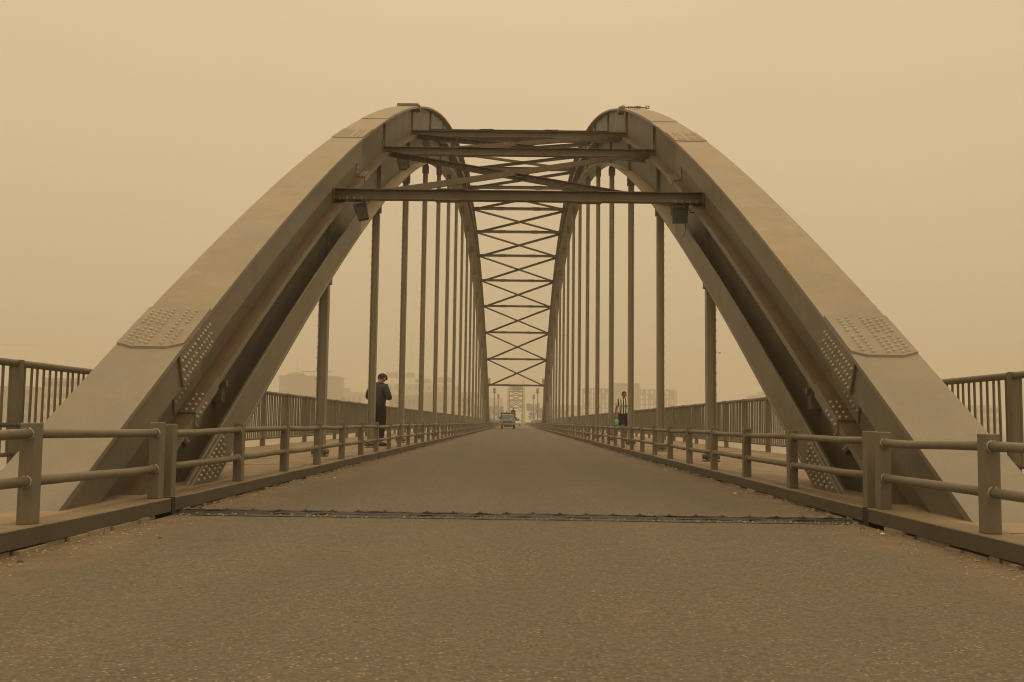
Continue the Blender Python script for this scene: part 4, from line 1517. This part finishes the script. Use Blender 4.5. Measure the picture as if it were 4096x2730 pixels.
spots = [(-6.5, 226, 'nearest lamp post of the left row beyond the arch end'), (6.5, 226, 'nearest lamp post of the right row beyond the arch end'),
         (-6.5, 291, 'middle lamp post of the left row beyond the arch'), (6.5, 291, 'middle lamp post of the right row beyond the arch'),
         (-6.5, 356, 'farthest lamp post of the left row, nearly lost in dust'), (6.5, 356, 'farthest lamp post of the right row, nearly lost in dust')]
for i, (x, y, lb) in enumerate(spots):
    o = lp if i == 0 else copy_tree(lp)
    o.location = (x, y, -0.004)
    o['label'] = lb

# ------------------------------------------------------------------ the second, farther arch
fb = empty('arch_bridge', (0, 0, 0), 0, 'distant second arch bridge fading into dust straight behind the truck', 'bridge')
FY0, FSP, FR = 396.0, 150.0, 19.2
fyc = FY0 + FSP / 2
fk = FR / (FSP / 2) ** 2


def fz(y):
    return FR - fk * (y - fyc) ** 2


for s in (-1, 1):
    mb = MB()
    n = 60
    rows = []
    for i in range(n + 1):
        y = FY0 + FSP * i / n
        z = fz(y)
        rows.append([(s * 3.1, y, z), (s * 3.9, y, z), (s * 3.9, y, z - 2.0), (s * 3.1, y, z - 2.0)])
    vs_ = [p for r_ in rows for p in r_]
    fs_ = [(0, 1, 2, 3), tuple(n * 4 + q for q in (3, 2, 1, 0))]
    for i in range(n):
        for q in range(4):
            q2 = (q + 1) % 4
            fs_.append((i * 4 + q, i * 4 + q2, (i + 1) * 4 + q2, (i + 1) * 4 + q))
    mb.add(vs_, fs_).build('arch_rib', M_ARCH, fb)
    for i in range(1, 22):
        y = FY0 + 8 + 6.4 * i
        if y < FY0 + FSP - 8:
            MB().box(s * 3.5 - 0.1, s * 3.5 + 0.1, y - 0.1, y + 0.1, 0, fz(y) - 1.95).build('hanger', M_RAIL, fb)
    MB().tube([(s * 3.5, fyc, fz(fyc)), (s * 3.5, fyc, fz(fyc) + 1.7)], 0.12, 6).build('mast', M_RAIL, fb)
fys = [FY0 + 17 + 8.3 * i for i in range(15)]
for i, y in enumerate(fys):
    MB().box(-3.1, 3.1, y - 0.2, y + 0.2, fz(y) - 1.15, fz(y) - 0.75).build('cross_beam', M_BEAM, fb)
    if i < 14:
        for d in (1, -1):
            MB().beam((-d * 3.1, y, fz(y) - 1.0), (d * 3.1, fys[i + 1], fz(fys[i + 1]) - 1.0), 0.22, 0.22).build('cross_brace', M_BEAM, fb)

# ------------------------------------------------------------------ buildings lost in the dust
M_BLD = plain('pale_render', (0.42, 0.35, 0.26), 0.8, 0.1, 0.3)
M_BLD2 = plain('brown_brick', (0.24, 0.175, 0.115), 0.85, 0.12, 0.4)
M_CONC = plain('raw_concrete', (0.24, 0.19, 0.135), 0.85, 0.1, 0.3)
M_WINDOW = plain('window_dark', (0.06, 0.052, 0.042), 0.3)
F = 3868.0


def at(px, d):
    return (px - 2065) * d / F


def top(py, d):
    return (1689 - py) * d / F + CAM_Z


def block(root, px0, px1, py, d, depth, mat, rows=0, cols=0, wm=M_WINDOW, name='wall', zb=-4.0):
    x0, x1, zt = at(px0, d), at(px1, d), top(py, d)
    o = MB().box(x0, x1, d, d + depth, zb, zt).build(name, mat, root)
    fl_ = (zt - zb) / max(rows, 1)
    cw = (x1 - x0) / max(cols, 1)
    for i in range(rows):
        for j in range(cols):
            cx, cz = x0 + cw * (j + 0.5), zt - fl_ * (i + 0.5)
            wq = MB().box(cx - cw * 0.27, cx + cw * 0.27, d - 0.10, d - 0.003, cz - fl_ * 0.25, cz + fl_ * 0.22).build('window', wm, root)
    return o


# domed hall
b1 = empty('building', (0, 0, 0), 0, 'domed brown building with a roof canopy and mast behind the left railing', 'building')
D = 784
block(b1, 1117, 1345, 1519, D, 34, M_BLD2)
for px in (1117, 1180, 1240, 1300, 1339):
    MB().box(at(px, D), at(px + 6, D), D - 0.35, D - 0.01, -4, top(1522, D)).build('pilaster', M_BLD2, b1)
x0, x1, zt = at(1117, D), at(1345, D), top(1519, D)
MB().box(x0 - 0.6, x1 + 0.6, D - 0.6, D + 35, zt + 0.01, zt + 1.0).build('cornice', M_BLD2, b1)
dm = bmesh.new()
bmesh.ops.create_uvsphere(dm, u_segments=28, v_segments=14, radius=1.0)
bmesh.ops.delete(dm, geom=[v_ for v_ in dm.verts if v_.co.z < -0.01], context='VERTS')
cx = at(1167, D)
for v_ in dm.verts:
    v_.co = Vector((cx + v_.co.x * at(2065 + 43, D), D + 14 + v_.co.y * 7, zt + 0.95 + v_.co.z * (top(1497, D) - zt - 0.9)))
dme = bpy.data.meshes.new('dome'); dm.to_mesh(dme); dm.free(); dme.materials.append(M_BLD2)
for p in dme.polygons: p.use_smooth = True
put('dome', dme, b1)
cn = MB()
xa, xb, zc_ = at(1195, D), at(1318, D), top(1494, D)
cn.box(xa, xb, D + 4, D + 14, zc_ - 0.35, zc_)
for i in range(8):
    xx = xa + (xb - xa) * (i + 0.5) / 8
    cn.box(xx - 0.12, xx + 0.12, D + 5, D + 5.3, zt + 0.9, zc_ - 0.36)
cn.build('roof_canopy', M_CONC, b1)
ms = MB()
xm = at(1160, D)
for dx in (-0.35, 0.35):
    ms.tube([(xm + dx, D + 25, zt), (xm + dx * 0.4, D + 25, top(1447, D))], 0.12, 5)
for i in range(9):
    z1 = zt + (top(1447, D) - zt) * i / 9
    ms.tube([(xm - 0.33, D + 25, z1), (xm + 0.33, D + 25, z1 + 0.9)], 0.08, 4)
ms.build('mast', M_CONC, b1)

b2 = empty('building', (0, 0, 0), 0, 'low pale building with a dark tree in front, right of the domed hall', 'building')
block(b2, 1343, 1450, 1577, 896, 20, M_BLD, 2, 5)
block(b2, 1345, 1396, 1562, 903, 12, M_BLD2, 0, 0, name='roof_room')
b3 = empty('building', (0, 0, 0), 0, 'pale block carrying a wide billboard, behind the bowing man', 'building')
D = 966
block(b3, 1520, 1810, 1541, D, 40, M_BLD, 5, 11)
bbx0, bbx1 = at(1545, D), at(1656, D)
MB().box(bbx0, bbx1, D + 2, D + 2.6, top(1519, D), top(1496, D)).build('billboard', M_CONC, b3)
bb = MB()
for i in range(7):
    xx = bbx0 + (bbx1 - bbx0) * i / 6
    bb.box(xx - 0.15, xx + 0.15, D + 2.7, D + 3, top(1541, D), top(1500, D))
bb.build('billboard_frame', M_CONC, b3)
block(b3, 1660, 1722, 1520, D + 5, 10, M_CONC, 0, 0, name='sign_panel', zb=top(1537, D))
b4 = empty('building', (0, 0, 0), 0, 'pale block with a framed rooftop sign, left of the arch end', 'building')
D = 910
block(b4, 1745, 1835, 1545, D, 30, M_BLD, 5, 5)
block(b4, 1750, 1808, 1513, D + 2, 1, M_CONC, 0, 0, name='sign_panel', zb=top(1536, D))
b5 = empty('building', (0, 0, 0), 0, 'low brown houses with flat roofs below the billboard block', 'building')
block(b5, 1560, 1700, 1588, 728, 24, M_BLD2, 2, 8)
block(b5, 1700, 1790, 1574, 756, 20, M_CONC, 3, 6)
b6 = empty('building', (0, 0, 0), 0, 'faint pale building seen between the left arch end and the truck', 'building')
block(b6, 1935, 2012, 1593, 1148, 30, M_BLD2, 5, 5)
b7 = empty('building', (0, 0, 0), 0, 'stepped grey building in haze behind the hangers of the left rib', 'building')
block(b7, 1838, 1915, 1572, 840, 25, M_CONC, 4, 5)

# unfinished concrete frame
b8 = empty('building', (0, 0, 0), 0, 'unfinished concrete frame building with open floors behind the man in stripes', 'building')
D = 868
zb_ = -4.0


def frame(px0, px1, py, floors, bays, depth):
    x0, x1, zt = at(px0, D), at(px1, D), top(py, D)
    fh = (zt - zb_) / floors
    for i in range(floors):
        z = zb_ + fh * (i + 1)
        MB().box(x0, x1, D, D + depth, z - 0.55, z).build('floor_slab', M_CONC, b8)
    cb = MB()
    for i in range(bays + 1):
        x = x0 + (x1 - x0) * i / bays
        for yy in (D + 0.3, D + depth * 0.5, D + depth - 0.8):
            for f_ in range(floors):
                cb.box(x - 0.35, x + 0.35, yy, yy + 0.7, zb_ + fh * f_, zb_ + fh * (f_ + 1) - 0.56)
    tag(cb.build('column_grid', M_CONC, b8), kind='stuff')
    wl = MB()
    random.seed(int(px0))
    for i in range(bays):
        for f_ in range(floors):
            if random.random() < 0.28:
                xa = x0 + (x1 - x0) * i / bays + 0.36
                xb = x0 + (x1 - x0) * (i + 1) / bays - 0.36
                wl.box(xa, xb, D + depth - 0.5, D + depth - 0.3, zb_ + fh * f_ + 0.01, zb_ + fh * (f_ + (0.45 if random.random() < 0.5 else 0.85)))
    tag(wl.build('infill_wall', M_CONC, b8), kind='stuff')


frame(2335, 2454, 1550, 8, 8, 16)
frame(2561, 2705, 1552, 8, 7, 16)
block(b8, 2456, 2559, 1533, D + 1, 15, M_CONC, 0, 0, name='core_wall')
MB().box(at(2456, D), at(2559, D), D - 0.5, D + 17, top(1533, D) + 0.02, top(1530, D) + 0.3).build('roof_slab', M_CONC, b8)
b9 = empty('building', (0, 0, 0), 0, 'brown stepped block in haze above the right railing near the arch', 'building')
block(b9, 3010, 3120, 1570, 980, 25, M_BLD2, 4, 5)
block(b9, 3042, 3100, 1556, 987, 15, M_BLD2, 0, 0, name='roof_room')
b10 = empty('building', (0, 0, 0), 0, 'pale blocky building seen through the bars of the left railing', 'building')
block(b10, 165, 345, 1535, 602, 25, M_BLD, 4, 7)
block(b10, -60, 120, 1570, 630, 25, M_BLD2, 3, 6, name='side_wing')
b11 = empty('building', (0, 0, 0), 0, 'low hazy building seen through the bars of the right railing', 'building')
block(b11, 3820, 4000, 1600, 700, 25, M_BLD, 3, 6)
b12 = empty('building', (0, 0, 0), 0, 'low hazy houses between the hangers of the right rib', 'building')
block(b12, 2215, 2330, 1618, 980, 25, M_BLD2, 3, 6)

mast = MB()
D = 1064
xm = at(1643, D)
mast.tube([(xm, D, -3), (xm, D, top(1335, D))], [0.45, 0.12], 6)
tag(mast.build('radio_mast', M_CONC), 'thin radio mast rising faintly behind the billboard block', 'mast')

# tower crane whose jib reaches into the left edge of the view
cr = empty('tower_crane', (0, 0, 0), 0, 'faint tower crane whose jib points in from the left edge', 'crane')
D = 980
zj = top(1406, D)
xj0, xj1 = at(-420, D), at(146, D)
mb = MB()
for (dy, dz) in ((-0.6, 0), (0.6, 0), (0, 1.1)):
    mb.tube([(xj0, D + dy, zj + dz), (xj1, D + dy, zj + dz * 0.6)], 0.12, 5)
n = 50
for i in range(n):
    xa = xj0 + (xj1 - xj0) * i / n
    xb = xj0 + (xj1 - xj0) * (i + 1) / n
    mb.tube([(xa, D - 0.6, zj), ((xa + xb) / 2, D, zj + 1.0), (xb, D - 0.6, zj)], 0.07, 4)
mb.build('jib', M_CONC, cr)
mb = MB()
for (dx, dy) in ((-0.8, -0.8), (0.8, -0.8), (0.8, 0.8), (-0.8, 0.8)):
    mb.tube([(xj0 + 18 + dx, D + dy, -4), (xj0 + 18 + dx, D + dy, zj + 6)], 0.16, 5)
for i in range(26):
    z1 = -4 + (zj + 4) * i / 26
    mb.tube([(xj0 + 17.2, D - 0.8, z1), (xj0 + 18.8, D - 0.8, z1 + 2)], 0.1, 4)
mb.build('tower', M_CONC, cr)

# ------------------------------------------------------------------ trees on the far bank
M_LEAF = plain('dusty_leaves', (0.060, 0.058, 0.028), 0.8, 0.35, 0.9)
M_BARK = plain('bark', (0.09, 0.065, 0.04), 0.9)


def tree(x, y, zb, h, wd, seed, label):
    random.seed(seed)
    root = empty('tree', (x, y, zb), 0, label, 'tree', 'dusty trees on the far bank')
    mb = MB()
    mb.tube([(0, 0, 0), (0.1, 0, h * 0.25), (0, 0.1, h * 0.5)], [0.4, 0.28, 0.15], 7)
    for k in range(5):
        t = k * 1.3
        mb.tube([(0.05, 0, h * (0.25 + 0.05 * k)), (wd * 0.3 * math.cos(t), wd * 0.3 * math.sin(t), h * (0.5 + 0.06 * k))], [0.16, 0.06], 5)
    mb.build('trunk', M_BARK, root)
    cr_ = MB()
    cl = [(random.uniform(-0.38, 0.38) * wd, random.uniform(-0.38, 0.38) * wd, h * random.uniform(0.42, 0.88), random.uniform(0.12, 0.24) * wd) for _ in range(16)]
    for (cx_, cy_, cz_, cr2) in cl:
        for _ in range(70):
            d = Vector((random.gauss(0, 1), random.gauss(0, 1), random.gauss(0, 1))).normalized() * cr2 * random.uniform(0.5, 1.05)
            p = Vector((cx_, cy_, cz_)) + d
            a = Vector((random.gauss(0, 1), random.gauss(0, 1), random.gauss(0, 1))).normalized()
            b = a.cross(d.normalized() + Vector((0.01, 0, 0))).normalized()
            z_ = random.uniform(0.25, 0.6)
            cr_.add([p - a * z_ - b * z_ * 0.6, p + a * z_ - b * z_ * 0.6, p + a * z_ * 0.7 + b * z_, p - a * z_ * 0.7 + b * z_], [(0, 1, 2, 3)])
    cr_.build('crown', M_LEAF, root)


def tr_at(px, d, py, wpx, seed, label):
    zt = top(py, d)
    tree(at(px, d), d, -4.2, zt + 4.2, wpx * d / F, seed, label)


tr_at(2140, 625, 1606, 66, 1, 'broad dark tree just right of the second arch')
tr_at(2176, 644, 1616, 50, 2, 'smaller tree at the outer side of the broad right tree')
tr_at(1996, 625, 1616, 40, 3, 'dark tree just left of the second arch')
tr_at(1965, 650, 1622, 46, 4, 'paler tree between the left arch end and lamp posts')
tr_at(2212, 675, 1628, 46, 5, 'low tree behind the far hangers of the right rib')
tr_at(1370, 750, 1585, 40, 6, 'round tree in front of the low pale building')
tr_at(1872, 650, 1572, 44, 7, 'tall pale tree behind the hangers of the left rib')
tr_at(2260, 700, 1634, 50, 8, 'low bushy tree left of the unfinished building')
tr_at(1910, 625, 1606, 50, 9, 'tree half hidden by the end of the left rib')

# a bird over the right-hand sidewalk
mb = MB()
mb.tube([(-0.16, 0, 0), (0, 0, 0.02), (0.16, 0, 0.0)], [0.015, 0.055, 0.012], 7)
mb.add([(0.0, 0, 0.03), (0.12, -0.05, 0.03), (0.05, -0.45, 0.12), (-0.06, -0.42, 0.12)], [(0, 1, 2, 3)])
mb.add([(0.0, 0, 0.03), (0.12, 0.05, 0.03), (0.05, 0.45, 0.10), (-0.06, 0.42, 0.10)], [(0, 1, 2, 3)])
tag(mb.build('bird', M_CONC, None, loc=(at(2877, 110), 110, top(1404, 110))), 'tiny bird gliding in the dusty sky right of the nearest right hanger', 'bird')

# ------------------------------------------------------------------ dust in the air
hz = MB().box(-2600, 2600, -120, 4000, WZ - 1.0, 72)
m = bpy.data.materials.new('dust_haze')
m.use_nodes = True
N, L = m.node_tree.nodes, m.node_tree.links
for n in list(N):
    N.remove(n)
o_ = N.new('ShaderNodeOutputMaterial')
pv = N.new('ShaderNodeVolumePrincipled')
pv.inputs['Color'].default_value = (0.86, 0.835, 0.77, 1)
pv.inputs['Density'].default_value = 0.0015
pv.inputs['Anisotropy'].default_value = 0.0
L.new(pv.outputs[0], o_.inputs['Volume'])
ho = hz.build('haze', m)
ho['kind'] = 'stuff'
